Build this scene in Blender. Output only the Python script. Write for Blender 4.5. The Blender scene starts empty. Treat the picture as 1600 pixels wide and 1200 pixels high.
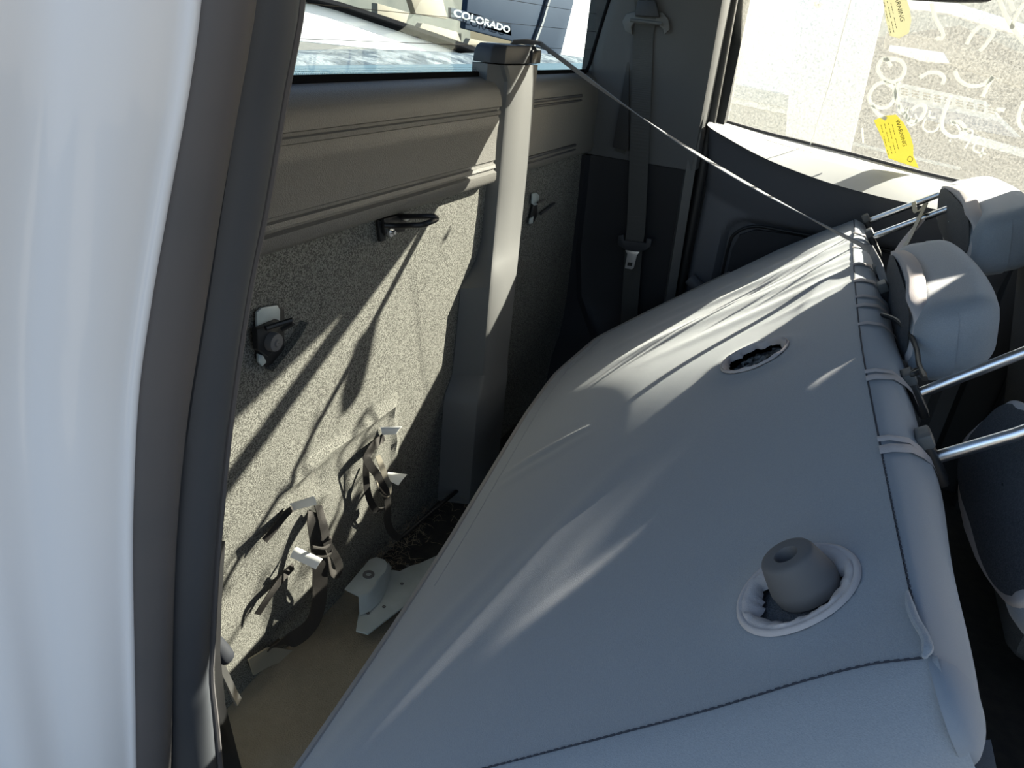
import bpy, bmesh, math, random
from mathutils import Vector, Matrix
random.seed(7)
V = Vector
S = bpy.context.scene

# ------------------------------------------------------------------ camera
F = 1155.0
X_ = V((575, 506, -F)).normalized()
ZD = V((-250, -(F*F + 575*-250)/506.0, -F))
Z_ = (-ZD).normalized()
Y_ = Z_.cross(X_).normalized()
CAM = V((0, 0, 1.7))
R3 = Matrix((X_, Y_, Z_))              # camera axes -> world axes
cd = bpy.data.cameras.new('camera')
cam = bpy.data.objects.new('camera', cd)
S.collection.objects.link(cam)
cam.matrix_world = Matrix.Translation(CAM) @ R3.to_4x4()
cd.sensor_width = 36; cd.lens = 36*F/1600; cd.clip_start = 0.02; cd.clip_end = 500
S.camera = cam
S.view_settings.view_transform = 'Standard'
S.view_settings.look = 'None'
S.view_settings.exposure = 0.0
S.view_settings.gamma = 1.0
S.view_settings.use_curve_mapping = False

# ------------------------------------------------------------------ sky and sun
SUN = V((.76, -.455, .44)).normalized()
w = bpy.data.worlds.new('sky'); S.world = w; w.use_nodes = True
nt = w.node_tree; bg = nt.nodes['Background']
sky = nt.nodes.new('ShaderNodeTexSky'); sky.sky_type = 'NISHITA'; sky.sun_disc = False
sky.sun_elevation = math.asin(SUN.z); sky.sun_rotation = math.atan2(SUN.x, SUN.y)
sky.air_density = 1.0; sky.dust_density = 2.0; sky.ozone_density = 1.0
nt.links.new(sky.outputs[0], bg.inputs[0]); bg.inputs[1].default_value = 0.30
sl = bpy.data.lights.new('sun', 'SUN'); so = bpy.data.objects.new('sun', sl)
S.collection.objects.link(so); sl.energy = 30.0; sl.angle = math.radians(0.53); sl.color = (1, .93, .80)
so.rotation_euler = SUN.to_track_quat('Z', 'Y').to_euler(); so.location = (6, -4, 6)

# ------------------------------------------------------------------ helpers
def ray(px, py):
    return R3 @ V((px-800, 600-py, -F))
def W(px, py, **k):
    (a, v), = k.items(); i = 'xyz'.index(a); d = ray(px, py)
    return CAM + d*((v-CAM[i])/d[i])
TN = V((.437, -.118, 1.375)); TF = V((1.853, -.034, 1.375)); BF = W(880, 600, z=1.0)
N = (TF-TN).cross(BF-TN).normalized(); EU = (TF-TN).normalized(); EV = -(N.cross(EU))
if EV.z > 0: EV = -EV
def SP(u, v, n=0.0):                   # a point in the seat back's own frame
    return TN + EU*u + EV*v + N*n
def onseat(px, py, off=0.0):
    d = ray(px, py); A = TN+N*off
    p = CAM + d*((A-CAM).dot(N)/d.dot(N)) - TN
    return p.dot(EU), p.dot(EV)

ORG = {}
def props(o, label=None, cat=None, group=None, kind=None):
    if label: o['label'] = label
    if cat: o['category'] = cat
    if group: o['group'] = group
    if kind: o['kind'] = kind
    return o
def thing(name, label, cat, loc, group=None, kind=None, parent=None):
    o = bpy.data.objects.new(name, None); S.collection.objects.link(o)
    o.empty_display_size = .05
    o.location = loc; ORG[o.name] = V(loc)
    return props(o, label, cat, group, kind)
def mk(name, vs, fs, mat, parent=None, smooth=True, label=None, angle=40):
    vs = [V(v) for v in vs]
    if parent is not None: og = ORG[parent.name]
    else:
        lo = V([min(v[i] for v in vs) for i in range(3)]); hi = V([max(v[i] for v in vs) for i in range(3)])
        og = V(((lo.x+hi.x)/2, (lo.y+hi.y)/2, lo.z))
    me = bpy.data.meshes.new(name)
    me.from_pydata([v-og for v in vs], [], fs); me.validate(); me.update()
    o = bpy.data.objects.new(name, me); S.collection.objects.link(o)
    if mat: me.materials.append(mat)
    if parent is not None: o.parent = parent
    else: o.location = og
    ORG[o.name] = og
    if smooth:
        me.polygons.foreach_set('use_smooth', [True]*len(me.polygons))
        me.set_sharp_from_angle(angle=math.radians(angle))
    if label: o['label'] = label
    return o
def mkbm(name, bm, mat, parent=None, smooth=True, label=None, angle=40):
    bmesh.ops.recalc_face_normals(bm, faces=bm.faces)
    bm.verts.index_update()
    vs = [v.co.copy() for v in bm.verts]; fs = [[v.index for v in f.verts] for f in bm.faces]
    bm.free()
    return mk(name, vs, fs, mat, parent, smooth, label, angle)
class G:
    """collects geometry for one mesh"""
    def __init__(s): s.v = []; s.f = []
    def add(s, vs, fs):
        b = len(s.v); s.v += [V(v) for v in vs]; s.f += [[i+b for i in f] for f in fs]; return s
    def grid(s, rows, closed=False, capends=False, closecol=False):
        b = len(s.v); m = len(rows[0]); n = len(rows)
        for r in rows: s.v += [V(p) for p in r]
        for i in range(n if closecol else n-1):
            i2 = (i+1) % n
            for j in range(m if closed else m-1):
                k = (j+1) % m
                s.f.append([b+i*m+j, b+i*m+k, b+i2*m+k, b+i2*m+j])
        if capends:
            s.f.append([b+j for j in range(m)][::-1]); s.f.append([b+(n-1)*m+j for j in range(m)])
        return s
    def tube(s, pts, r, seg=10, flat=1.0, up=None, cap=True, closed=False):
        pts = [V(p) for p in pts]; rows = []; n = len(pts)
        ref = up or V((0, 0, 1)); prev = None
        for i, p in enumerate(pts):
            if closed: t = pts[(i+1) % n]-pts[i-1]
            else: t = pts[min(i+1, n-1)]-pts[max(i-1, 0)]
            t.normalize()
            a = (up if up else (prev if prev else ref))
            a = a - t*a.dot(t)
            if a.length < 1e-4: a = V((1, 0, 0)); a = a-t*a.dot(t)
            a.normalize(); prev = a; b_ = t.cross(a)
            rr = r[i] if isinstance(r, (list, tuple)) else r
            rows.append([p + a*math.sin(2*math.pi*k/seg)*rr*flat + b_*math.cos(2*math.pi*k/seg)*rr for k in range(seg)])
        s.grid(rows, closed=True, capends=cap and not closed, closecol=closed); return s
    def ribbon(s, pts, side, w, t=.0012):
        """flat webbing: side = the width direction(s)"""
        pts = [V(p) for p in pts]; rows = []; n = len(pts)
        for i, p in enumerate(pts):
            d = (pts[min(i+1, n-1)]-pts[max(i-1, 0)]).normalized()
            sd = side[i] if isinstance(side, list) else side
            sd = V(sd); sd = (sd-d*sd.dot(d)).normalized(); nn = d.cross(sd)
            ww = (w[i] if isinstance(w, list) else w)/2
            rows.append([p-sd*ww-nn*t/2, p+sd*ww-nn*t/2, p+sd*ww+nn*t/2, p-sd*ww+nn*t/2])
        s.grid(rows, closed=True, capends=True); return s
    def box(s, c, ax, h):
        c = V(c); a = [V(q)*k for q, k in zip(ax, h)]
        vs = [c+a[0]*i+a[1]*j+a[2]*k for i in (-1, 1) for j in (-1, 1) for k in (-1, 1)]
        return s.add(vs, [[0, 1, 3, 2], [4, 6, 7, 5], [0, 4, 5, 1], [2, 3, 7, 6], [0, 2, 6, 4], [1, 5, 7, 3]])
    def prism(s, poly, d):
        n = len(poly); poly = [V(p) for p in poly]; d = V(d)
        s.add(poly+[p+d for p in poly], [list(range(n))[::-1], [n+i for i in range(n)]] + [[i, (i+1) % n, n+(i+1) % n, n+i] for i in range(n)])
        return s
    def out(s, name, mat, parent=None, bevel=0, bseg=2, **k):
        bm = bmesh.new(); vv = [bm.verts.new(v) for v in s.v]
        for f in s.f:
            try: bm.faces.new([vv[i] for i in f])
            except ValueError: pass
        if bevel:
            bmesh.ops.recalc_face_normals(bm, faces=bm.faces)
            es = [e for e in bm.edges if len(e.link_faces) == 2 and e.calc_face_angle(0) > .5]
            bmesh.ops.bevel(bm, geom=es, offset=bevel, segments=bseg, affect='EDGES', profile=.5)
        return mkbm(name, bm, mat, parent, **k)
def spline(pts, n=8, closed=False):
    pts = [V(p) for p in pts]; out = []; m = len(pts)
    rng = range(m if closed else m-1)
    for i in rng:
        g = (lambda j: pts[j % m]) if closed else (lambda j: pts[max(0, min(m-1, j))])
        a, b, c, d = g(i-1), g(i), g(i+1), g(i+2)
        for k in range(n):
            t = k/n
            out.append(.5*((2*b)+(c-a)*t+(2*a-5*b+4*c-d)*t*t+(-a+3*b-3*c+d)*t**3))
    if not closed: out.append(pts[-1])
    return out
def rbox(c, ax, h, r, name, mat, parent=None, cuts=9, warp=None, **k):
    """rounded box; axes ax, half sizes h, corner radius r"""
    bm = bmesh.new(); bmesh.ops.create_cube(bm, size=2)
    bmesh.ops.subdivide_edges(bm, edges=bm.edges, cuts=cuts, use_grid_fill=True)
    c = V(c); ax = [V(a).normalized() for a in ax]
    for v in bm.verts:
        q = [math.copysign(abs(x)**.8, x)*hh for x, hh in zip(v.co, h)]
        core = V([max(-(hh-r), min(hh-r, x)) for x, hh in zip(q, h)])
        d = V(q)-core
        if d.length > 1e-9: core = core + d.normalized()*r
        if warp: core = V(warp(core))
        v.co = c+ax[0]*core.x+ax[1]*core.y+ax[2]*core.z
    return mkbm(name, bm, mat, parent, **k)
def lathe(prof, c, axis, seg=32, ref=None):
    axis = V(axis).normalized(); a = V(ref or (1, 0, 0)); a = (a-axis*a.dot(axis)).normalized(); b = axis.cross(a); c = V(c)
    return [[c+axis*h+(a*math.cos(2*math.pi*k/seg)+b*math.sin(2*math.pi*k/seg))*r for k in range(seg)] for r, h in prof]

# ------------------------------------------------------------------ materials
def mat(name, col, rough=.6, metal=0, bump=None, var=None, spec=.5, sheen=0, coat=0):
    """bump = (scale, strength, distance, kind); var = (scale, amount, other colour)"""
    m = bpy.data.materials.new(name); m.use_nodes = True; n = m.node_tree; b = n.nodes['Principled BSDF']
    b.inputs['Base Color'].default_value = (*col, 1); b.inputs['Roughness'].default_value = rough
    b.inputs['Metallic'].default_value = metal; b.inputs['Specular IOR Level'].default_value = spec
    b.inputs['Sheen Weight'].default_value = sheen; b.inputs['Coat Weight'].default_value = coat
    tc = n.nodes.new('ShaderNodeTexCoord')
    if var:
        t = n.nodes.new('ShaderNodeTexNoise'); t.inputs['Scale'].default_value = var[0]; t.inputs['Detail'].default_value = 3
        n.links.new(tc.outputs['Object'], t.inputs['Vector'])
        r = n.nodes.new('ShaderNodeValToRGB'); r.color_ramp.elements[0].position = .5-var[1]; r.color_ramp.elements[1].position = .5+var[1]
        r.color_ramp.elements[0].color = (*col, 1); r.color_ramp.elements[1].color = (*var[2], 1)
        n.links.new(t.outputs['Fac'], r.inputs['Fac']); n.links.new(r.outputs['Color'], b.inputs['Base Color'])
    if bump:
        if bump[3] == 'voronoi':
            t = n.nodes.new('ShaderNodeTexVoronoi'); o = 'Distance'
        elif bump[3] == 'wave':
            t = n.nodes.new('ShaderNodeTexWave'); o = 'Fac'
        else:
            t = n.nodes.new('ShaderNodeTexNoise'); o = 'Fac'; t.inputs['Detail'].default_value = 3
        t.inputs['Scale'].default_value = bump[0]
        n.links.new(tc.outputs['Object'], t.inputs['Vector'])
        bn = n.nodes.new('ShaderNodeBump'); bn.inputs['Strength'].default_value = bump[1]; bn.inputs['Distance'].default_value = bump[2]
        n.links.new(t.outputs[o], bn.inputs['Height']); n.links.new(bn.outputs['Normal'], b.inputs['Normal'])
    return m
def glassmat(name, tint, dust=0.0, refl=.5, dustcol=(.8, .8, .75)):
    m = bpy.data.materials.new(name); m.use_nodes = True; n = m.node_tree
    for x in list(n.nodes):
        if x.type != 'OUTPUT_MATERIAL': n.nodes.remove(x)
    out = [x for x in n.nodes if x.type == 'OUTPUT_MATERIAL'][0]
    tr = n.nodes.new('ShaderNodeBsdfTransparent'); tr.inputs[0].default_value = (*tint, 1)
    gl = n.nodes.new('ShaderNodeBsdfGlossy'); gl.inputs['Roughness'].default_value = .02
    fr = n.nodes.new('ShaderNodeFresnel'); fr.inputs[0].default_value = 1.45
    mu = n.nodes.new('ShaderNodeMath'); mu.operation = 'MULTIPLY'; mu.inputs[1].default_value = refl
    mx = n.nodes.new('ShaderNodeMixShader')
    n.links.new(fr.outputs[0], mu.inputs[0]); n.links.new(mu.outputs[0], mx.inputs[0])
    n.links.new(tr.outputs[0], mx.inputs[1]); n.links.new(gl.outputs[0], mx.inputs[2])
    last = mx
    if dust:
        tc = n.nodes.new('ShaderNodeTexCoord'); no = n.nodes.new('ShaderNodeTexNoise')
        no.inputs['Scale'].default_value = 220; no.inputs['Detail'].default_value = 8; no.inputs['Roughness'].default_value = .75
        n.links.new(tc.outputs['Object'], no.inputs['Vector'])
        rp = n.nodes.new('ShaderNodeMapRange'); rp.inputs[1].default_value = .35; rp.inputs[2].default_value = .8
        rp.inputs[3].default_value = dust*.35; rp.inputs[4].default_value = dust*1.6
        n.links.new(no.outputs['Fac'], rp.inputs[0])
        df = n.nodes.new('ShaderNodeBsdfTranslucent'); df.inputs[0].default_value = (*dustcol, 1)
        m2 = n.nodes.new('ShaderNodeMixShader')
        n.links.new(rp.outputs[0], m2.inputs[0]); n.links.new(mx.outputs[0], m2.inputs[1]); n.links.new(df.outputs[0], m2.inputs[2])
        last = m2
    n.links.new(last.outputs[0], out.inputs['Surface'])
    return m

M = {}
M['carpet'] = mat('felt_carpet', (.075, .073, .065), 1, 0, (900, .6, .002, 'noise'), (560, .09, (.225, .222, .198)), .1)
M['vinyl'] = mat('grey_vinyl', (.125, .12, .11), .5, 0, (520, .35, .0012, 'voronoi'), None, .4)
M['plastic'] = mat('grey_plastic', (.115, .115, .112), .55, 0, (900, .25, .0006, 'noise'), None, .35)
M['darkplastic'] = mat('charcoal_plastic', (.035, .037, .042), .55, 0, (900, .2, .0005, 'noise'), None, .35)
M['doorplastic'] = mat('door_plastic', (.11, .115, .13), .55, 0, (700, .25, .0006, 'noise'), None, .35)
M['doorinset'] = mat('door_inset_cloth', (.035, .035, .04), .9, 0, (800, .3, .0006, 'noise'))
M['black'] = mat('black_plastic', (.012, .012, .013), .5)
M['rubber'] = mat('seal_rubber', (.075, .075, .08), .6, 0, (60, .1, .001, 'noise'), (6, .3, (.11, .10, .10)))
M['rubber2'] = mat('seal_rubber_dark', (.05, .055, .065), .55, 0, (60, .1, .001, 'noise'), (9, .3, (.065, .07, .08)))
M['paint'] = mat('white_car_paint', (.80, .81, .84), .22, 0, None, None, .5, 0, .6)
M['seat'] = mat('seat_cover_fabric', (.25, .275, .305), .85, 0, (1100, .5, .0008, 'noise'), (700, .2, (.29, .315, .345)), .3, .35)
M['seatdark'] = mat('seat_edge_fabric', (.23, .26, .30), .85, 0, (1500, .35, .0006, 'noise'), None, .3, .3)
M['tape'] = mat('binding_tape', (.50, .46, .45), .9, 0, (900, .5, .0008, 'noise'), None, .2)
M['thread'] = mat('dark_thread', (.035, .04, .055), .9)
M['lthread'] = mat('light_thread', (.35, .37, .40), .9)
M['mesh'] = mat('mesh_cloth', (.045, .048, .055), .9, 0, (700, .8, .001, 'voronoi'), (500, .15, (.08, .085, .095)))
M['foam'] = mat('torn_felt', (.22, .23, .23), 1, 0, (120, 1, .004, 'noise'), (90, .15, (.03, .03, .03)))
M['bumper'] = mat('grey_rubber', (.11, .108, .11), .75, 0, (200, .15, .0006, 'noise'))
M['steel'] = mat('brushed_steel', (.85, .85, .86), .3, 1)
M['zinc'] = mat('primed_metal', (.42, .47, .47), .35, 0, (80, .2, .001, 'noise'), (30, .2, (.36, .40, .39)), .6)
M['belt'] = mat('belt_webbing', (.055, .055, .052), .7, 0, (1400, .4, .0006, 'wave'))
M['strap'] = mat('strap_webbing', (.23, .23, .24), .75, 0, (1200, .4, .0006, 'wave'))
M['brownstrap'] = mat('brown_webbing', (.022, .018, .015), .8, 0, (1200, .4, .0006, 'wave'))
M['tag'] = mat('white_tag', (.82, .82, .80), .6)
M['mat'] = mat('beige_underlay', (.25, .21, .145), .9, 0, (450, .9, .002, 'noise'), (60, .3, (.30, .25, .175)))
M['beigeweb'] = mat('beige_webbing', (.30, .27, .21), .9, 0, (900, .5, .001, 'wave'))
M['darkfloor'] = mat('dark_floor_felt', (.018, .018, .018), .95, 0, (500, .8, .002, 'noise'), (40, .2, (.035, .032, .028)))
M['needle'] = mat('dry_needles', (.35, .28, .19), .8)
M['seatgrey'] = mat('front_seat_cloth', (.08, .08, .084), .9, 0, (900, .6, .001, 'noise'), (600, .1, (.12, .12, .12)))
M['belt2'] = mat('silver_metal', (.7, .7, .7), .35, .6)
M['headliner'] = mat('headliner', (.13, .13, .13), .95)
M['glass'] = glassmat('rear_glass', (.84, .90, .92), .0, .04)
M['dglass'] = glassmat('dusty_door_glass', (.90, .92, .91), .072, .4)
M['marker'] = glassmat('marker', (.8, .8, .8), 0)
M['marker'] = mat('white_marker', (.9, .9, .88), .8)
_b = M['marker'].node_tree.nodes['Principled BSDF']
def translucent(name, col, mixf=.6):
    m = bpy.data.materials.new(name); m.use_nodes = True; n = m.node_tree
    for x in list(n.nodes):
        if x.type != 'OUTPUT_MATERIAL': n.nodes.remove(x)
    out = [x for x in n.nodes if x.type == 'OUTPUT_MATERIAL'][0]
    a = n.nodes.new('ShaderNodeBsdfDiffuse'); a.inputs[0].default_value = (*col, 1)
    b = n.nodes.new('ShaderNodeBsdfTranslucent'); b.inputs[0].default_value = (*col, 1)
    x = n.nodes.new('ShaderNodeMixShader'); x.inputs[0].default_value = mixf
    n.links.new(a.outputs[0], x.inputs[1]); n.links.new(b.outputs[0], x.inputs[2]); n.links.new(x.outputs[0], out.inputs['Surface'])
    return m
M['marker'] = translucent('white_marker_ink', (.85, .85, .82), .35)
M['yellow'] = translucent('yellow_label', (.80, .74, .22), .35)
M['pale'] = translucent('pale_label', (.80, .78, .62), .35)
M['ink'] = mat('label_ink', (.06, .055, .02), .8)
M['ground'] = mat('dry_ground', (.11, .10, .085), .95, 0, (20, .5, .02, 'noise'), (3, .2, (.15, .14, .12)))
M['silverpaint'] = mat('silver_blue_paint', (.06, .105, .13), .6, 0, None, (4, .3, (.07, .115, .14)), .15, 0, 0)
M['white'] = mat('white_paint', (.93, .93, .92), .5)
M['sheet'] = mat('wrinkled_sheet', (.16, .18, .19), .7, 0, (14, .7, .03, 'noise'), (7, .08, (.04, .055, .07)), .2)
M['navy'] = mat('navy_paint', (.014, .026, .048), .7, 0, None, (3, .3, (.02, .034, .058)), .08)
M['tan'] = mat('tan_board', (.20, .17, .125), .9)
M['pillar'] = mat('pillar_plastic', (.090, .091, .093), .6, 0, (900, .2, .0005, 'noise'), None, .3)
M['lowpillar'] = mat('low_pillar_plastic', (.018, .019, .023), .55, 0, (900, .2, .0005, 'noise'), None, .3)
M['greyboard'] = mat('grey_board', (.085, .09, .08), .9, 0, None, (3, .2, (.13, .13, .11)), .2)
M['matte'] = mat('matte_black_plastic', (.022, .024, .03), .7, 0, None, None, .15)
M['hem'] = mat('hem_piping_cloth', (.27, .265, .26), .9)
M['frit'] = mat('black_enamel', (.01, .01, .011), .9, 0, None, None, 0)
M['ledge'] = mat('pale_ledge', (.34, .34, .335), .6)  # paler than the door trim to make the sunlit ledge blow out
M['concrete'] = mat('grey_green_render', (.33, .36, .32), .9, 0, None, (14, .2, (.22, .24, .21)))
M['blueband'] = mat('blue_print', (.06, .11, .20), .6)
M['paper'] = mat('paper', (.75, .76, .70), .7)
M['chrome'] = mat('chrome_letters', (.30, .34, .36), .4, 0)

# ------------------------------------------------------------------ structure: cab shell
# rear wall, felt covered, with the pressed ridge and soft dents
RID = [W(445, 758, y=.63), W(530, 697, y=.63), W(612, 632, y=.63), W(617, 665, y=.63), W(620, 770, y=.63)]
def segd(x, z, a, b):
    ax, az, bx, bz = a.x, a.z, b.x, b.z
    t = max(0, min(1, ((x-ax)*(bx-ax)+(z-az)*(bz-az))/((bx-ax)**2+(bz-az)**2)))
    return math.hypot(x-ax-t*(bx-ax), z-az-t*(bz-az))
dents = [(.80, .98, .05, .006), (.62, .95, .06, -.006), (.72, 1.08, .05, .003), (.93, 1.0, .05, .004), (.66, .82, .05, -.006), (.9, .84, .05, .005), (.79, 1.02, .022, -.006), (.70, 1.0, .02, .004)]
def wally(x, z):
    d = min(segd(x, z, RID[0], RID[2]), segd(x, z, RID[2], RID[4])+.004)
    h = .009*math.exp(-(d/.009)**2)
    if x > RID[0].x and z < 1.1:      # panel below the ridge stands slightly proud
        h += .0
    for (cx, cz, r, a) in dents: h += a*math.exp(-((x-cx)**2+(z-cz)**2)/r**2)
    return .63 - h
g = G(); nx, nz = 190, 90
rows = [[V((.30+1.8*i/nx, wally(.30+1.8*i/nx, .70+.78*j/nz), .70+.78*j/nz)) for i in range(nx+1)] for j in range(nz+1)]
g.grid(rows)
b0 = [V((p.x, .70, p.z)) for p in rows[0]]; b1 = [V((p.x, .70, p.z)) for p in rows[-1]]
g.grid([b0, rows[0]]); g.grid([rows[-1], b1])
wr = g.out('wall_rear', M['carpet']); props(wr, 'grey speckled felt lining of the cab back wall', kind='structure')

def trimpanel(name, x0, x1, mat_, inset=None, endround=.012, label=None):
    prof = [(.655, 1.606), (.640, 1.605), (.622, 1.598), (.610, 1.585), (.6045, 1.570), (.6035, 1.559), (.6075, 1.557), (.6075, 1.553), (.6045, 1.551),
            (.6045, 1.545), (.6085, 1.543), (.6085, 1.540), (.6060, 1.537), (.6075, 1.52), (.6085, 1.495), (.6075, 1.463), (.6110, 1.461), (.6110, 1.457), (.6065, 1.455),
            (.6050, 1.449), (.6095, 1.447), (.6095, 1.444), (.6030, 1.441), (.6030, 1.428), (.6070, 1.421), (.615, 1.417), (.636, 1.416), (.66, 1.416)]
    n = 70; rows = []
    for i in range(n+1):
        x = x0+(x1-x0)*i/n
        e = min(x-x0, x1-x)
        k = 0 if e > endround else (1-math.sqrt(max(0, 1-((endround-e)/endround)**2)))
        rows.append([V((x, y+(.66-y)*k*.75, z)) for (y, z) in prof])
    g = G().grid(rows); g.add(rows[0], [list(range(len(prof)))]); g.add(rows[-1], [list(range(len(prof)))])
    return props(g.out(name, mat_, angle=50), label, kind='structure')
trimpanel('trim_1', .30, 1.318, M['vinyl'], label='padded grey vinyl rail under the rear window, camera side')
# right-hand rail piece: flat with an inset rectangle
g = G()
prof = [(.655, 1.606), (.640, 1.604), (.622, 1.594), (.612, 1.575), (.61, 1.55), (.61, 1.45), (.606, 1.436), (.612, 1.421), (.64, 1.416), (.66, 1.416)]
g.grid([[V((1.40+.5*i/20, y, z)) for y, z in prof] for i in range(21)])
o = g.out('trim_2', M['vinyl']); props(o, 'short padded grey rail between the tower and the far pillar', kind='structure')
for nm, zz in (('groove', 1.560), ('groove', 1.449)):
    G().box((1.60, .6085, zz), ((1, 0, 0), (0, 1, 0), (0, 0, 1)), (.15, .0035, .0028)).out(nm, M['darkplastic'], o, bevel=.001)
    G().box((1.60, .6088, zz-.010), ((1, 0, 0), (0, 1, 0), (0, 0, 1)), (.15, .0035, .002)).out(nm, M['darkplastic'], o, bevel=.001)

# floor
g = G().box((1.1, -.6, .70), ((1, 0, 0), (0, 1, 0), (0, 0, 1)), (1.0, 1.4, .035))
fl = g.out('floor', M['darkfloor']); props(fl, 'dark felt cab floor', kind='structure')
# beige underlay near the door
gm = G()
pl = [W(330, 1125, z=.752), W(395, 1075, z=.752), W(470, 1000, z=.752), W(545, 925, z=.752), W(600, 955, z=.752), W(650, 1010, z=.752), W(620, 1180, z=.752), W(330, 1330, z=.752)]
gx = [[V((.28+.66*i/40, .635-.5*j/30, .742+.006*math.sin(i*.35)*math.cos(j*.4))) for i in range(41)] for j in range(31)]
gm.grid(gx)
um = gm.out('floor_underlay', M['mat']); props(um, 'beige rubbery floor underlay beside the near door', 'floor mat')

# far wall of the cab below the windows, roof, pillars
def pil(name, poly_yz, x0, x1, m, label=None, parent=None, bevel=.006):
    g = G().prism([V((x0, y, z)) for y, z in poly_yz], (x1-x0, 0, 0))
    return props(g.out(name, m, parent, bevel=bevel), label, kind=None if parent else 'structure')
cp = thing('wall_far', 'dark rear corner trim beside the far door', None, (1.92, .5, .74), kind='structure')
# upper pillar trim
rows = []
for z, xx in ((2.08, 1.80), (1.95, 1.83), (1.78, 1.86), (1.66, 1.873), (1.605, 1.88), (1.595, 1.881), (1.45, 1.893), (1.412, 1.896)):
    ycor = .655 if z < 1.602 else .650-(z-1.60)*.24
    rows.append([V((xx+.10, .342, z)), V((xx+.02, .343, z)), V((xx+.004, .350, z)), V((xx, .365, z)), V((xx-.002, .50, z)), V((xx-.004, ycor-.030, z)), V((xx-.003, ycor-.012, z)), V((xx+.004, ycor, z)), V((xx+.03, ycor+.006, z)), V((xx+.14, ycor+.01, z))])
G().grid(rows).out('upper_pillar_trim', M['pillar'], cp)
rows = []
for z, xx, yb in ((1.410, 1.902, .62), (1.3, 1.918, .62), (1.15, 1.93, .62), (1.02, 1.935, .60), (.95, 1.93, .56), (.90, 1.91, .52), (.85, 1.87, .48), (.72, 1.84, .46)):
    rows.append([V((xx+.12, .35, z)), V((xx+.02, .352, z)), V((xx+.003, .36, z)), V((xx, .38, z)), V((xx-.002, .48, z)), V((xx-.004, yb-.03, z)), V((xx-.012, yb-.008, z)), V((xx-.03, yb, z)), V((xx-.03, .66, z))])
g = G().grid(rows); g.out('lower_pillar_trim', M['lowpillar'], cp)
G().box((1.99, .52, 1.35), ((1, 0, 0), (0, 1, 0), (0, 0, 1)), (.03, .17, .75)).out('backing', M['black'], cp)
# light edge strip on the pillar and the black door seal
G().grid([[V((1.885+(1.8-z)*.05, .345+(z-1.5)*.03, z)), V((1.881+(1.8-z)*.05, .352+(z-1.5)*.03, z)), V((1.876+(1.8-z)*.05, .366+(z-1.5)*.03, z)), V((1.89+(1.8-z)*.05, .374+(z-1.5)*.03, z))] for z in (2.05, 1.8, 1.6, 1.4, 1.2, 1.0, .8)]).out('pillar_edge_strip', M['plastic'], cp)
G().tube([V((1.945+(1.8-z)*.03, .338+(z-1.5)*.02, z)) for z in (2.05, 1.8, 1.6, 1.5, 1.35, 1.2, 1.0, .8)], .014, 10).out('door_seal', M['black'], cp)
G().box((2.02, .36, 1.4), ((1, 0, 0), (0, 1, 0), (0, 0, 1)), (.03, .05, .7)).out('door_jamb', M['black'], cp)

# roof with a curved far side rail (the window's upper edge), rear header
rf = thing('ceiling', 'light headliner and roof of the cab', None, (1.1, -.4, 2.05), kind='structure')
G().box((1.16, -.45, 2.07), ((1, 0, 0), (0, 1, 0), (0, 0, 1)), (.86, 1.15, .03)).out('roof_skin', M['headliner'], rf)
G().box((1.16, .64, 2.02), ((1, 0, 0), (0, 1, 0), (0, 0, 1)), (.86, .03, .08)).out('rear_header', M['headliner'], rf)
rail = [(.70, 1.97), (.34, 1.92), (.285, 1.897), (.228, 1.845), (.18, 1.832), (.12, 1.838), (.01, 1.872), (-.12, 1.925), (-.22, 1.95), (-.34, 1.94), (-.385, 1.84), (-.43, 1.812), (-.55, 1.897), (-.61, 1.912), (-.9, 1.93), (-1.6, 1.95), (-1.6, 2.10), (.70, 2.10)]  # unseen outline; dips shaped for the wall shadow and the seat's light slit
G().prism([V((1.845, y, z)) for y, z in rail], (.02, 0, 0)).out('side_rail', M['headliner'], rf)
# B pillar and front part of the far side
bp = thing('wall_front_side', 'dark middle pillar and front body side of the cab', None, (1.95, -.5, .74), kind='structure')
G().prism([V((1.85, -.45, .72)), V((1.85, -1.05, .72)), V((1.85, -1.05, 2.04)), V((1.85, -.66, 2.04)), V((1.85, -.62, 1.877)), V((1.85, -.55, 1.862)), V((1.85, -.465, 1.802)), V((1.85, -.455, 1.86)), V((1.85, -.385, 1.86)), V((1.85, -.385, 1.735)), V((1.85, -.45, 1.68))], (.04, 0, 0)).out('middle_pillar', M['darkplastic'], bp, bevel=.01)  # unseen upper outline cut for the slit that streaks light over the seat
G().box((1.985, -.50, 1.08), ((1, 0, 0), (0, 1, 0), (0, 0, 1)), (.05, .11, .37)).out('door_gap_filler', M['darkplastic'], bp, bevel=.01)
G().box((2.0, -1.15, 1.10), ((1, 0, 0), (0, 1, 0), (0, 0, 1)), (.05, .6, .40)).out('front_door_panel', M['darkplastic'], bp, bevel=.01)
G().box((1.15, -1.75, 1.12), ((1, 0, 0), (0, 1, 0), (0, 0, 1)), (.9, .1, .42)).out('dashboard', M['darkplastic'], bp, bevel=.03)

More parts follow.
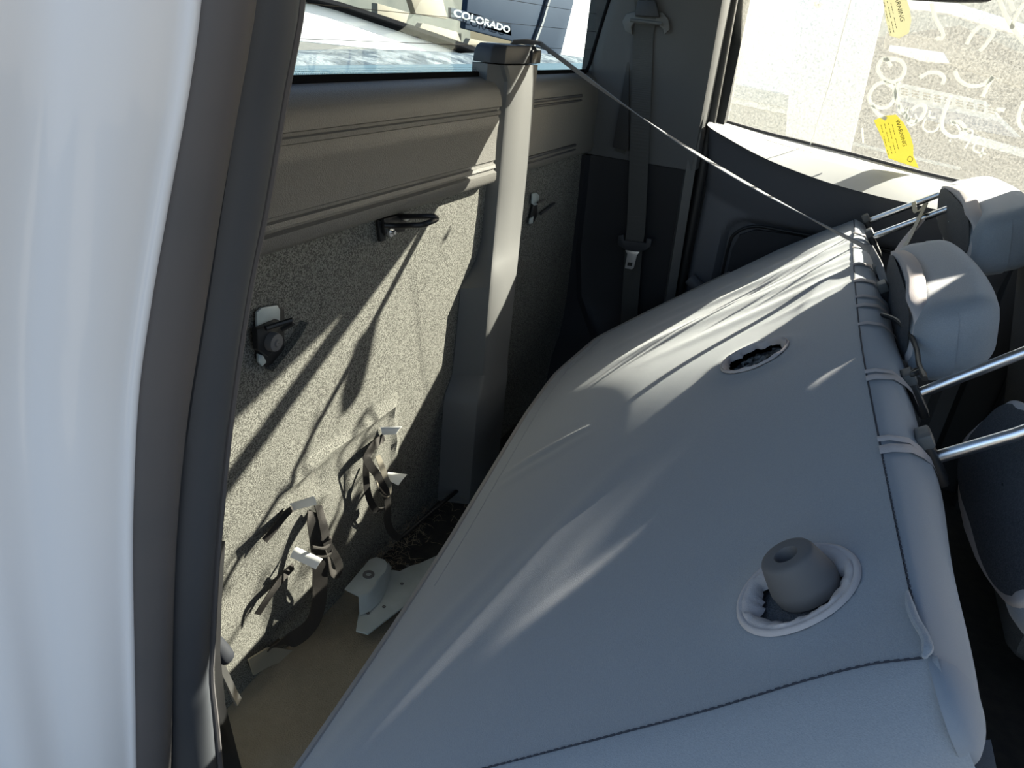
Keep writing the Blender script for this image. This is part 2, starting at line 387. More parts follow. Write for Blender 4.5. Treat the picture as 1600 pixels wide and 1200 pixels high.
# ------------------------------------------------------------------ far door
dr = thing('door_1', 'far rear door with grey trim', None, (2.0, 0, .9), kind='structure')
XI = 1.880
SILL = [(y, W(px, py, x=XI).z, zo) for y, px, py, zo in ((.330, 1105, 195, 1.524), (.30, 1118, 205, 1.521), (.19, 1180, 240, 1.508), (.10, 1235, 264, 1.500), (.027, 1300, 287, 1.491), (-.08, 1370, 306, 1.480), (-.174, 1440, 322, 1.470), (-.3, 1540, 345, 1.460), (-.42, 1630, 365, 1.453))]
SILL = [(W(px, py, x=XI).y, zi, zo) for (y, zi, zo), (px, py) in zip(SILL, ((1105, 195), (1118, 205), (1180, 240), (1235, 264), (1300, 287), (1370, 306), (1440, 322), (1540, 345), (1630, 365)))]
sp = spline([V((y, zi, zo)) for y, zi, zo in SILL], 5)
rows = []
for p in sp:
    y, zi, zo = p
    rows.append([V((2.045, y, zo-.01)), V((2.03, y, zo)), V((1.96, y, zi+(zo-zi)*.62)), V((XI+.012, y, zi+.005)), V((XI, y, zi))])
g = G(); g.grid(rows); g.out('window_ledge', M['ledge'], dr, angle=80)
# inner panel with recessed inset shape
def inset_depth(y, z):
    # rounded region y -.30..0.262, z<1.30
    dy = max(0, abs(y+.05)-.245); dz = max(0, z-1.245)
    d = math.hypot(dy, dz)
    if d < .045: k = 1
    elif d < .062: k = 1-(d-.045)/.017
    else: k = 0
    return .022*k*k*(3-2*k)
rows = []
for i in range(91):
    y = sp[0][0]-(sp[0][0]-sp[-1][0])*i/90
    zi = None
    for a, b in zip(sp, sp[1:]):
        if a[0] >= y >= b[0]: zi = a[1]+(b[1]-a[1])*((y-a[0])/((b[0]-a[0]) or 1)); break
    if zi is None: zi = sp[-1][1]
    r = []
    for j in range(81):
        t = j/80; z = zi+(.82-zi)*t
        x = XI+.105*min(1, (zi-z)/.16)**.75
        ey = max(0, 1-(sp[0][0]-y)/.02)
        r.append(V((x+inset_depth(y, z)+.02*ey*ey, y, z)))
    rows.append(r)
G().grid(rows).out('door_panel', M['doorplastic'], dr)
g = G().prism([V((1.9935, y, z)) for y, z in ((.19, 1.08), (.19, 1.24), (.17, 1.272), (.13, 1.285), (-.24, 1.285), (-.28, 1.27), (-.29, 1.24), (-.29, 1.08))], (.006, 0, 0))
g = G(); pts = [V((1.985, .232, 1.07)), V((1.985, .232, 1.22)), V((1.985, .222, 1.262)), V((1.985, .18, 1.288)), V((1.985, .1, 1.291)), V((1.985, -.2, 1.291)), V((1.985, -.33, 1.285))]
G().tube(spline(pts, 6), .004, 8).out('inset_piping', M['black'], dr)
g = G(); g.prism([V((1.990, y, z)) for y, z in ((.222, 1.03), (.222, 1.22), (.212, 1.258), (.176, 1.279), (.1, 1.283), (-.32, 1.283), (-.32, 1.03))], (.012, 0, 0)); g.out('inset_panel', M['doorinset'], dr)
# pull handle / armrest lip low down
G().tube(spline([V((1.965, .31, 1.125)), V((1.955, .25, 1.09)), V((1.95, .15, 1.05)), V((1.95, -.3, 1.04))], 6), .018, 10).out('armrest_lip', M['doorplastic'], dr)
G().prism([V((2.03, y, z)) for y, z in ((.335, .75), (.335, 1.50), (.2, 1.485), (-.42, 1.43), (-.42, .75))], (.05, 0, 0)).out('door_shell', M['black'], dr)
# outer black seal below the glass
G().tube([V((2.035, p[0], p[2]+.002)) for p in sp], .005, 8).out('glass_seal', M['rubber'], dr)
G().tube([V((1.985, p[0], p[1]+(p[2]-p[1])*.74)) for p in sp[10:-6]], .0009, 6).out('ledge_seam', M['black'], dr)
# glass pane of the far door
g = G(); g.prism([V((2.034, .34, 1.515)), V((2.034, .02, 1.485)), V((2.034, -.46, 1.445)), V((1.925, -.46, 1.97)), V((1.925, .36, 1.97))], (.004, 0, 0))
w2 = g.out('window_2', M['dglass'], smooth=False); props(w2, 'dusty side glass of the far door', kind='structure')
# thin black frame strip at the rear edge of that glass
G().prism([V((2.0, .325, 1.52)), V((2.0, .352, 1.52)), V((1.90, .375, 2.0)), V((1.90, .348, 2.0))], (.012, 0, 0)).out('trim_3', M['black'])
bpy.data.objects['trim_3']['kind'] = 'structure'

def xg(z):                             # x of the door glass at height z
    return 2.034-(z-1.49)*(.109/.48)-.003
def onglass(px, py):
    x = 1.97
    for _ in range(6):
        p = W(px, py, x=x); x = xg(p.z)-.001
    return p
# unseen grab handle over the far window, sized for its bar shadow on the wall
gh = thing('grab_handle', 'dark grab handle hung below the roof rail over the far window', 'handle', (1.83, .05, 1.81))
G().tube(spline([V((1.86, .21, 1.85)), V((1.835, .207, 1.84)), V((1.83, .185, 1.824)), V((1.83, .05, 1.828)), V((1.83, -.12, 1.832)), V((1.835, -.165, 1.85)), V((1.86, -.17, 1.94))], 6), .017, 10).out('grip', M['darkplastic'], gh)

# ------------------------------------------------------------------ rear window
rw = G().prism([V((.30, .650, 1.603)), V((2.04, .650, 1.603)), V((2.04, .714, 2.0)), V((.30, .714, 2.0))], (0, .004, 0)).out('window_1', M['glass'], smooth=False)
props(rw, 'rear window of the cab with thin heater lines', kind='structure')
def rg(x, z): return V((x, .648+(z-1.6)*.16, z))
g = G().prism([rg(.30, 1.600), rg(2.04, 1.600), rg(2.04, 1.611), rg(.30, 1.6165)], (0, -.0045, 0)); g.out('black_border', M['frit'], rw, smooth=False)
g = G()
for r_ in range(3):
    for i in range(260):
        x = .42+.0036*i+(r_ % 2)*.0018; s = .0011-.0002*r_
        z = 1.6175-(x-.3)*.0033+.0028*r_
        g.add([rg(x-s, z), rg(x, z-s), rg(x+s, z), rg(x, z+s)], [[0, 1, 2, 3]])
dd = g.out('border_dots', M['frit'], rw, smooth=False); dd['kind'] = 'stuff'
for z in (1.655, 1.695, 1.735, 1.775, 1.815):
    G().prism([rg(.35, z), rg(2.03, z), rg(2.03, z+.0009), rg(.35, z+.0009)], (0, -.0004, 0)).out('heater_line', M['black'], rw, smooth=False)
G().tube(spline([V((1.80, .640, 1.606)), V((1.845, .640, 1.607)), V((1.871, .640, 1.625)), V((1.874, .635, 1.66)), V((1.862, .607, 1.78)), V((1.832, .566, 1.95))], 6), .0045, 8).out('window_gasket', M['frit'], rw)

# ------------------------------------------------------------------ near body side: painted body and door seals
A = [(318, -30), (312, 30), (295, 150), (262, 330), (236, 480), (217, 620), (209, 780), (208, 900), (211, 1060), (214, 1230)]
B = [(402, -30), (395, 30), (370, 170), (345, 330), (320, 500), (296, 650), (280, 800), (272, 950), (270, 1060), (268, 1230)]
Cc = [(466, -30), (460, 30), (438, 150), (410, 320), (384, 450), (365, 580), (350, 700), (340, 810), (333, 900), (328, 1010), (326, 1060), (334, 1130), (344, 1230)]
def resamp(pts, x, n=40):
    q = spline([W(px, py, x=x) for px, py in pts], 12)
    L = [0]
    for a, b in zip(q, q[1:]): L.append(L[-1]+(b-a).length)
    out = []; j = 0
    for i in range(n+1):
        t = L[-1]*i/n
        while j < len(L)-2 and L[j+1] < t: j += 1
        out.append(q[j].lerp(q[j+1], (t-L[j])/(L[j+1]-L[j])))
    return out
qa, qb, qc = resamp(A, .345), resamp(B, .385), resamp(Cc, .43)
def extrude_seal(q1, q2, bulge, name, m, label):
    rows = []
    for a, b in zip(q1, q2):
        d = b-a; r = []
        nn = V((-d.y, d.x, 0)).normalized()
        if nn.dot(CAM-a) < 0: nn = -nn
        for k in range(13):
            t = k/12
            r.append(a+d*t+nn*bulge*math.sin(math.pi*t)**.7)
        for k in range(12, -1, -1):
            t = k/12
            r.append(a+d*t-nn*.012)
        rows.append(r)
    g = G().grid(rows, closed=True, capends=True)
    return props(g.out(name, m), label, kind='structure')
extrude_seal(qa, [b.lerp(a, .03) for a, b in zip(qa, qb)], .014, 'trim_4', M['rubber'], 'outer grey rubber door seal beside the white body')
extrude_seal([b+V((0, -.001, 0)) for b in qb], qc, .011, 'trim_5', M['rubber2'], 'inner dark rubber door seal next to the interior')
# lip: thin light line along the inner border
g = G().tube([c+V((.002, -.0015, 0)) for c in qc], .0035, 8); props(g.out('trim_6', M['rubber']), 'thin inner lip of the door seal', kind='structure')
# painted body: from seal edge outwards and rearwards
rows = []
for i, a in enumerate(qa):
    z = a.z
    sw = .015*math.sin((z-1.0)*3)
    prof = [(.03, .02), (.0, 0), (-.006, .006), (-.016, .011), (-.026, .018), (-.034, .027), (-.041, .038), (-.046, .050), (-.054, .058), (-.068, .066), (-.078, .078), (-.083, .095), (-.086, .12), (-.088, .2), (-.09, .5), (-.09, 1.6)]
    rows.append([V((a.x+dx, a.y+dy+sw*min(1, max(0, dy)*12), z)) for dx, dy in prof])
sm = []
for a in rows: sm.append(spline(a, 3))
g = G().grid(sm)
body = g.out('wall_near', M['paint'], angle=80); props(body, 'glossy white painted body pillar of the near side', kind='structure')
# stop light leaking between the seals and the wall lining: inner pillar trim
g = G()
rows = [[c+V((.0, .002, 0)), c+V((.03, .03, 0)), V((c.x+.02, .66, c.z))] for c in qc]
g.grid(rows); props(g.out('trim_7', M['darkplastic']), 'dark inner lining behind the near door seal', kind='structure')
G().grid([[W(342, 845, x=.47), W(352, 845, x=.49)], [W(338, 930, x=.47), W(347, 930, x=.49)], [W(335, 1020, x=.47), W(344, 1020, x=.49)], [W(336, 1100, x=.47), W(352, 1100, x=.49)], [W(350, 1230, x=.47), W(385, 1230, x=.49)]]).out('trim_8', M['black'])
props(bpy.data.objects['trim_8'], 'black inner sill edge at the near door', kind='structure')

# ------------------------------------------------------------------ tower
tw = thing('tether_tower', 'tall grey plastic tower with capped top rising from the cab back wall', 'tower', (1.38, .62, .76))
def ty(px, py, y): p = W(px, py, y=y); return p.x, p.z
# (z, left wall x, left front x, left front y, M x, M y, R x, R y)
lv = [  # z, x at the wall, depth y of the front face
    (1.628, 1.285, .603), (1.60, 1.285, .602), (1.55, 1.318, .602), (1.40, 1.322, .603), (1.30, 1.320, .600), (1.262, 1.300, .590),
    (1.222, 1.240, .578), (1.12, 1.236, .575), (1.035, 1.230, .573), (1.005, 1.205, .562), (.985, 1.200, .558), (.90, 1.200, .560), (.74, 1.20, .560)]
rows = []
for z, xl, yf in lv:
    k = yf/.55; zz = z
    xm = (1.190 if z > 1.62 else 1.212)*k; xr = 1.333*k
    if z < 1.02: xm -= .012; xr += .006
    rows.append([V((xl, .64, z)), V((xl-.004 if z < 1.25 else min(xl-.003, xm+.02), .628, z)), V((xm-.004, yf+.010, z)), V((xm-.001, yf+.004, z)), V((xm+.007, yf, z)), V(((xm+xr)/2, yf-.002, z)), V((xr-.008, yf, z)), V((xr-.001, yf+.005, z)), V((xr+.002, yf+.02, z)), V((xr+.004, .66, z)), V((xl, .66, z))])
G().grid(rows, closed=True, capends=True).out('column', M['plastic'], tw, angle=30)
# cap
rows = []
for z, k in ((1.630, 1.0), (1.646, .98), (1.656, .93), (1.661, .84)):
    c = V((1.37, .625, z)); base = [V((1.282, .645, z)), V((1.280, .622, z)), V((1.303, .604, z)), V((1.450, .602, z)), V((1.456, .62, z)), V((1.45, .66, z)), V((1.285, .66, z))]
    rows.append([c+(p-c)*k for p in base])
G().grid(rows, closed=True, capends=True).out('cap', M['darkplastic'], tw, bevel=.002)
# slot edge at the top right of the cap where the strap enters
G().box((1.435, .603, 1.643), ((1, 0, 0), (0, 1, 0), (0, 0, 1)), (.022, .004, .012)).out('strap_slot', M['black'], tw, bevel=.002)

# tether strap from the tower to the seat back
T0 = V((1.370, .60, 1.664)); T1 = W(1365, 392, z=1.385)
st0, st1 = V((1.445, .600, 1.667)), SP(*onseat(1362, 392, .006), .008)
pts = []
for i in range(41):
    t = i/40; p = st0.lerp(st1, t); p.z -= .020*math.sin(math.pi*t)
    pts.append(p)
side = []
for i in range(41):
    t = i/40; a = -.2+1.0*max(0, math.sin((t-.15)*math.pi*1.2)) if t > .0 else 0
    side.append(V((math.cos(a*.6), .3, math.sin(a)*.9-.45)))
pts = [V((1.39, .635, 1.664)), V((1.415, .618, 1.668))]+pts+[SP(*onseat(1372, 412, .002), -.004), SP(*onseat(1378, 440, .0), -.03)]
side = [side[0]]*2+side+[side[-1]]*2
g = G().ribbon(pts, side, .017, .0016)
ts = g.out('tether_strap', M['strap']); props(ts, 'long grey webbing strap stretched from the tower top to the folded seat back', 'strap')

# ------------------------------------------------------------------ folded rear seat back
def vb(u):
    if u < 1.0: b = .600+.027*max(0, u)
    elif u < 1.2: b = .627-.034*((u-1.0)/.2)
    else: b = .593-(u-1.2)*1.30
    return max(b + .016*max(0, min(1, (1.2-u)/.4)), .06)
UMAX = 1.47
def vt(u): return .010*max(0, math.sin(math.pi*max(0, min(1, (u+.0)/1.3))))**.5 if 0 < u < 1.3 else 0
_SP0 = SP
def SP(u, v, n=0.0):
    # the near seam flares towards the door lower down
    if u < .4: u = u - .16*max(0, v-.03)*(1-max(0, u)/.4) + (.05*max(0, v-.42) if u < .4 else 0)*(1-max(0, u)/.4)
    return _SP0(u, v, n)
ridges = [  # (u0,v0,u1,v1,width,height)
    (1.06, .01, .86, .52, .030, .004), (1.20, .02, 1.0, .50, .022, .004), (1.30, .03, 1.12, .42, .022, .005), (.95, .01, .80, .36, .022, .003),
    (1.12, .0, .95, .35, .012, .0025), (1.25, .02, 1.06, .3, .010, .002), (1.02, .0, .93, .2, .009, .002), (.88, .0, .78, .16, .012, .0018),
    (.592, .43, .546, .59, .012, .0045), (.56, .42, .50, .60, .016, .0022), (.43, .32, .02, .56, .022, .0032), (.30, .46, .05, .60, .020, .003),
    (.74, .10, .97, .05, .010, .0012)]
H1, H2 = (.094, .083, .043), (.625, .152, .048)
def seat_h(u, v):
    uc = .50+.68*max(0, v-.03)                                      # crest between the far and the middle seat
    a_ = u-uc; w_ = .055
    h = -.010 + .035*(u-.15) + .045*(.05*math.log1p(math.exp(max(-30, min(30, (u-.28)/.05))))) - .105*(w_*math.log1p(math.exp(max(-30, min(30, a_/w_)))))+.05*.004
    h += -.02*max(0, u-.9)**2
    e = vb(u)-v
    sg = max(0, min(1, (v-.34)/.26)); h -= .011*sg*sg*(3-2*sg)*max(0, min(1, (1.3-u)/.4))
    h += -.010*math.exp(-(e/.05)**2)*.8                             # soft hem edge
    h += .004*math.exp(-((v-.06)/.06)**2)
    for (a, b, c, d, wd, ht) in ridges:
        L2 = (c-a)**2+(d-b)**2; t = ((u-a)*(c-a)+(v-b)*(d-b))/L2
        tt = max(0, min(1, t)); dd = math.hypot(u-a-tt*(c-a), v-b-tt*(d-b))
        h += ht*math.exp(-(dd/wd)**2)*math.sin(math.pi*max(.04, min(.96, .15+.8*tt)))
    for cu, cv, r in (H1, H2):
        d = math.hypot(u-cu, v-cv); h += .004*math.exp(-((d-r)/.02)**2)
    return h
seat = thing('rear_bench', 'rear bench seat back folded forward under a blue-grey fabric cover', 'seat', SP(.7, .3, -.25))
nu, nv = 240, 110
bm = bmesh.new(); idx = []; 
for i in range(nu+1):
    u = UMAX*i/nu; col = []
    for j in range(nv+1):
        v = vt(u)+(vb(u)-vt(u))*j/nv
        col.append(bm.verts.new(SP(u, v, seat_h(u, v)))); col[-1].tag = False
    idx.append(col)
uvmap = {}
for i in range(nu):
    for j in range(nv):
        u = UMAX*(i+.5)/nu; v = vt(u)+(vb(u)-vt(u))*(j+.5)/nv
        if any(math.hypot(u-cu, v-cv) < r for cu, cv, r in (H1, H2)): continue
        bm.faces.new((idx[i][j], idx[i+1][j], idx[i+1][j+1], idx[i][j+1]))
for v_ in [v for v in bm.verts if not v.link_faces]: bm.verts.remove(v_)
for v_ in bm.verts:
    if any(len(e.link_faces) == 1 for e in v_.link_edges):
        p = v_.co-TN; u, v = p.dot(EU), p.dot(EV)
        for cu, cv, r in (H1, H2):
            d = math.hypot(u-cu, v-cv)
            if d < r+.012:
                u2, v2 = cu+(u-cu)/d*r, cv+(v-cv)/d*r
                v_.co = SP(u2, v2, seat_h(u2, v2)-.002)
mkbm('cover_panel', bm, M['seat'], seat, angle=70)
# border that wraps the edges: top face (towards the windscreen), near side face, far side
TH = .125
def ring(u, v, du, dv, prof):
    h = seat_h(max(0, min(UMAX, u)), max(0, v))
    return [SP(u+du*o, v+dv*o, h+n) for o, n in prof]
# top face with soft bulges
rows = []
NT = 150
for i in range(NT+1):
    u = UMAX*i/NT
    k = 1+.12*math.sin(u*9)+.10*math.sin(u*23+1)
    near = max(0, 1-u/.35)
    pr_ = [(-vt(u), 0), (.003-vt(u), .0005), (.007-vt(u)*.5, -.004), (.014, -.014), (.020, -.030), (.023*k, -.050), (.022*k, -.075), (.016, -.10), (.004, -.12), (-.03, -TH)]
    rows.append(ring(u, 0, 0, -1, [(o*(1-.35*near), n*(1-.35*near)) for o, n in pr_]))
G().grid(rows).out('top_border', M['seatdark'], seat, angle=70)
# near side panel: hangs from the seam at u=0
rows = []
for j in range(61):
    v = -.004+.62*j/60
    k = 1-.22*math.exp(-(v/.015)**2)
    b = .012*math.sin(v*14)*math.exp(-v*3)
    pr_ = [(0, 0), (.004, .0), (.018*k, -.006), (.034*k, -.014), (.050*k+b*.5, -.028), (.058*k+b, -.045), (.056*k+b, -.065), (.044*k, -.088), (.01, -.11), (-.05, -.12)]
    rows.append(ring(0, max(0, v), -1, 0, pr_) if v >= 0 else [p+EV*-.006 for p in ring(0, 0, -1, 0, pr_)])
G().grid(rows).out('side_border', M['seat'], seat, angle=70)
# corner piece joining top and side borders
rows = []
for k_ in range(9):
    a = math.pi/2*k_/8; ca, sa = math.cos(a), math.sin(a)
    pt = [(0, 0), (.004, .0005), (.012, -.004), (.021, -.010), (.028, -.021), (.030, -.034), (.027, -.048), (.018, -.062), (.0, -.078), (-.03, -.086)]
    rows.append([SP(-sa*o*1.5, -ca*o*.62, seat_h(0, 0)+n) for o, n in pt])
G().grid(rows).out('corner_border', M['seatdark'], seat, angle=70)
# far and bottom return + underside
edge = [(UMAX, vb(UMAX)*j/10) for j in range(11)]+[(UMAX-(UMAX-.0)*i/60, vb(UMAX-UMAX*i/60)) for i in range(1, 61)]
rows = []
for k_, (u, v) in enumerate(edge):
    a, b = edge[max(0, k_-1)], edge[min(len(edge)-1, k_+1)]
    d = V((b[0]-a[0], b[1]-a[1], 0)).normalized(); ou, ov = d.y, -d.x
    if k_ == 0: ou, ov = 1, 0
    rows.append([SP(u+ou*o, v+ov*o, seat_h(u, v)+n) for o, n in ((0, 0), (.004, -.003), (.006, -.012), (.004, -.03), (-.01, -.07), (-.05, -.12))])
G().grid(rows).out('back_border', M['seatdark'], seat, angle=70)
g = G().grid([[SP(.06+(UMAX-.08)*i/12, .05+(vb(.06+(UMAX-.08)*i/12)-.08)*j/6, -.118) for j in range(7)] for i in range(13)]); g.out('underside', M['mesh'], seat)
# piping roll along the hem
g = G().tube([SP(u, vb(u)+.002, seat_h(u, vb(u))-.004) for u in [UMAX*i/80-.04 for i in range(81)]], .0075, 8); g.out('hem_piping', M['hem'], seat)
# seam lines
def seamtube(pts, r, nm, m): return G().tube(pts, r, 6).out(nm, m, seat)
seamtube([SP(u, vt(u)-.001, seat_h(u, 0)+.0006) for u in [.26+(UMAX-.26)*i/100 for i in range(101)]], .0010, 'top_seam', M['thread'])
seamtube([SP(-.001, .60*i/50, seat_h(0, .6*i/50)+.0003) for i in range(51)], .0006, 'side_seam', M['thread'])
seamtube([SP(.3+1.1*i/60, vb(.3+1.1*i/60)-.035, seat_h(.3+1.1*i/60, vb(.3+1.1*i/60)-.035)+.0002) for i in range(61)], .0006, 'hem_seam', M['lthread'])
g = G()
for i in range(46):
    u = .003+.006*i; g.tube([SP(u, vt(u)-.001, seat_h(u, 0)+.0006), SP(u+.0032, vt(u)-.001, seat_h(u, 0)+.0006)], .0009, 5)
for i in range(80):
    v = .004+.006*i; g.tube([SP(-.001, v, seat_h(0, v)+.0007), SP(-.001, v+.0034, seat_h(0, v)+.0007)], .0009, 5)
o = g.out('stitches', M['thread'], seat); o['kind'] = 'stuff'
# gathered fold of cloth at the near corner
g = G().tube(spline([SP(*onseat(a, b, -.012), -.008) for a, b in ((1421, 930), (1426, 955), (1435, 978), (1447, 998), (1453, 1018), (1447, 1036))], 5), [.001, .0015, .002, .0025, .003]+[.0035]*16+[.0035, .003, .002, .002, .001], 8, flat=.7); g.out('corner_fold', M['seat'], seat)

# holes: taped rims and what is inside
def hole(cu, cv, r, near):
    c = SP(cu, cv, 0)
    def rp(a, rr, n): 
        u, v = cu+math.cos(a)*rr, cv+math.sin(a)*rr
        return SP(u, v, seat_h(u, v)+n)
    K = 72; rows = []
    for k_ in range(K):
        a = 2*math.pi*k_/K; wob = .0015*math.sin(a*7)+.001*math.sin(a*13+1)
        m_ = 1.0 if near else .45
        wb = .0012*math.sin(a*21)*math.sin(a*5+1)
        rows.append([rp(a, r+.007*m_, .0004), rp(a, r+.006*m_, .0026), rp(a, r+.0035*m_, .0034), rp(a, r+.0020*m_, .0020), rp(a, r+.0005*m_, .0036+wob*.5), rp(a, r-.004*m_, .0022+wb), rp(a, r-.008*m_+wob+wb, -.001), rp(a, r-.011*m_+wob*2+wb*2, -.006)])
    G().grid(rows, closecol=True).out('hole_binding', M['tape'], seat, angle=80, label='pale pinkish binding tape round a hole')
    g = G(); rows = lathe([(0.0005, -.010 if near else -.014), (r*.5, -.011), (r*.8, -.013), (r+.004, -.013)], SP(cu, cv, seat_h(cu, cv)+(.004 if near else 0)), N, 40, EU)
    return G().grid(rows, closed=True)
hole(*H1, True).out('seat_mesh', M['mesh'], seat)
hb = hole(*H2, False); hb.out('torn_lining', M['mesh'], seat)
# ragged felt in the far hole
g = G()
for (du, dv, a0, ln, wd) in ((-.02, .012, .3, .055, .018), (.018, -.012, 2.2, .05, .02), (.0, .02, 1.2, .045, .014), (-.028, -.01, .9, .03, .015), (.03, .014, 1.9, .03, .012)):
    rows = []
    for i in range(9):
        t = i/8-.5; r = []
        for j in range(5):
            s_ = (j/4-.5)*wd*(1+.5*math.sin(i*2.1+j))
            u = H2[0]+du+math.cos(a0)*ln*t-math.sin(a0)*s_; v = H2[1]+dv+math.sin(a0)*ln*t+math.cos(a0)*s_
            r.append(SP(u, v, -.004+.003*math.sin(i*1.7+j*2.3)+seat_h(*H2[:2])-.006))
        rows.append(r)
    g.grid(rows)
g.out('torn_felt', M['foam'], seat, label='ragged grey felt showing in the far hole')
# rubber bumper on the near hole
bc = SP(H1[0]+.004, H1[1]-.006, -.006); bax = (N+EV*.10-EU*.02).normalized()
rows = lathe([(.0005, -.005), (.0265, -.005), (.0275, .004), (.0270, .006), (.0240, .020), (.0222, .027), (.0208, .0295), (.0175, .0305), (.0100, .0302), (.0088, .0285), (.0080, .015), (.0005, .014)], bc, bax, 40)
G().grid(rows, closed=True).out('rubber_bumper', M['bumper'], seat, label='grey rubber stop with a hollow tip', angle=50)

# tan binding tapes crossing the top face, with guides
def toptape(u, w_, nm='binding_tape', k=1.0, skew=0):
    rows = []
    for s_ in range(5):
        uu = u+(s_/4-.5)*w_
        prof = [(-vt(u), .0022), (.006-vt(u)*.5, .0), (.0165, -.012), (.0225, -.029), (.0258, -.049), (.0250, -.074), (.019, -.10)]
        arch = .0015*math.sin(math.pi*s_/4)
        rows.append([SP(uu-skew*(-n), -o, seat_h(min(UMAX, max(0, uu)), 0)+n+arch) for o, n in prof])
        rows[-1] = rows[-1]
    return G().grid(rows).out(nm, M['tape'], seat, angle=80, label='pale pinkish binding tape')
for u, w_, sk in ((.272, .016, -.9), (.292, .011, -.5), (.432, .014, -.9), (.450, .010, -.5), (.62, .012, -.5), (.71, .016, -.6), (.76, .012, -.4), (.86, .02, 0), (.98, .02, 0), (1.13, .016, .1), (1.28, .016, .1)):
    toptape(u, w_, skew=sk)
# head restraint guides and posts
def guide(u, n0, idx_):
    c = SP(u, -.026, n0)
    gd = rbox(c, (EU, -EV, N), (.013, .0065, .030), .005, 'post_guide', M['black'], seat, cuts=5)
    rbox(c+N*.024-EV*.001, (EU, -EV, N), (.0135, .0075, .008), .003, 'guide_button', M['plastic'], gd, cuts=4, label='grey release button')
for u in (.335, .500): guide(u, -.058, 0)
for u in (.83, .95, 1.24, 1.40): guide(u, -.035, 0)

# ------------------------------------------------------------------ head restraints
def restraint(name, label, cu, v0, n0, wd, hgt, th, tilt, posts, n_post, plen, capmat='seat', opening=False, vshape=None, ax2=None):
    up = (-EV*math.cos(tilt)-N*math.sin(tilt)).normalized(); fw = EU.cross(up).normalized()
    if fw.dot(N) < 0: fw = -fw
    base = SP(cu, v0, n0)
    t = thing(name, label, 'head restraint', base, group='head restraints of the rear bench')
    c = base+up*hgt
    def warp(p):
        x, y, z = p.x, p.y, p.z
        k = 1-.12*((y/hgt+1)/2)**2
        return (x*k, y-.012*(x/wd)**2*(1 if y > 0 else -.2)*hgt/.05, z+.008*(y/hgt))
    rbox(c, (EU, up, fw), (wd, hgt, th), min(th, hgt)*.7, 'cushion_cover', M[capmat], t, cuts=12, warp=warp, angle=80)
    # binding tape round the open base
    pts = []
    for k_ in range(40):
        a = 2*math.pi*k_/40
        pts.append(base+EU*(wd*.86)*math.copysign(abs(math.cos(a))**.6, math.cos(a))+fw*(th*.93)*math.copysign(abs(math.sin(a))**.6, math.sin(a))+up*(.013+.003*math.sin(a*5)))
    g = G().tube(pts, .0125, 8, flat=.30, up=fw, closed=True)
    rows = []
    for k_, p in enumerate(pts):
        o = (p-base-up*(p-base).dot(up)).normalized()
        rows.append([p+o*.006-up*.010, p+o*.009-up*.006, p+o*.0095+up*.010, p+o*.006+up*.013, p-o*.002+up*.008, p-o*.004-up*.010])
    G().grid(rows, closed=True, closecol=True).out('binding_tape', M['tape'], t, label='pale pinkish binding tape', angle=80)
    flt = [p-up*(p-base).dot(up) for p in pts]
    rows = [[p+up*.001 for p in flt], [base+(p-base)*.8-up*.0035 for p in flt], [base+(p-base)*.02-up*.0035 for p in flt]]
    G().grid(rows, closed=True).out('open_base', M['mesh'], t, label='dark mesh showing in the open base')
    for (pu, pn, tu, tv, tn) in posts:
        path = [SP(pu, -.030, pn), SP(tu, tv, tn)]
        if plen > .14:                 # the near posts bend down into the sagging cover
            path = [SP(pu, -.030, pn), SP(tu, tv*.5-.015, (pn+tn)/2)]+spline([SP(tu, tv, tn), SP(tu, tv-.012, tn-.012), SP(tu, tv-.004, tn-.045), SP(tu, tv+.02, tn-.09)], 5)
        G().tube(path, .0066, 16).out('post', M['steel'], t, label='bright steel post')
    return t, up, fw, base
HR = []
# far
HR += restraint('head_restraint', 'far covered head restraint pulled out on two steel posts, its top edge sunlit', 1.16, -.160, -.035, .225, .060, .050, .42,
          [(1.40, -.02, 1.36, -.172, -.02), (1.235, -.02, 1.20, -.172, -.02)], -.02, .12)
# middle
HR += restraint('head_restraint', 'middle covered head restraint pushed right down against the seat top', .745, -.038, -.015, .205, .056, .050, .42,
          [(.95, -.035, .92, -.07, -.04), (.83, -.035, .80, -.07, -.04)], -.05, .04)
# near
HR += restraint('head_restraint', 'near covered head restraint at right edge with dark mesh in its open base', .345, -.076, -.115, .175, .065, .060, .95,
          [(.500, -.058, .500, -.19, -.045), (.335, -.058, .325, -.17, -.045)], -.05, .15)
# dark elastic cord by the middle restraint
cord = G().tube(spline([SP(*onseat(x_, y_, -.01), -.01) for x_, y_ in ((1378, 492), (1400, 500), (1420, 520), (1432, 545), (1436, 570), (1445, 592), (1440, 580), (1425, 585), (1432, 578))], 6), .0032, 8).out('elastic_cord', M['black'], seat, label='black elastic cord curling over the top border')
cord = G().ribbon(spline([SP(*onseat(x_, y_, -.005), -.005) for x_, y_ in ((1428, 316), (1430, 330), (1437, 330), (1447, 318), (1432, 350), (1420, 375), (1408, 395))], 5), N.cross(EU)+EU*.3, .008, .002).out('elastic_strap', M['black'], HR[0], label='black elastic strap')
cord = G().ribbon(spline([SP(*onseat(x_, y_, -.012), -.012) for x_, y_ in ((1440, 345), (1425, 362), (1412, 378), (1400, 398), (1398, 408))], 5), EU, .012, .003).out('tape_tail', M['tape'], HR[0], label='pale loose end of the binding tape')

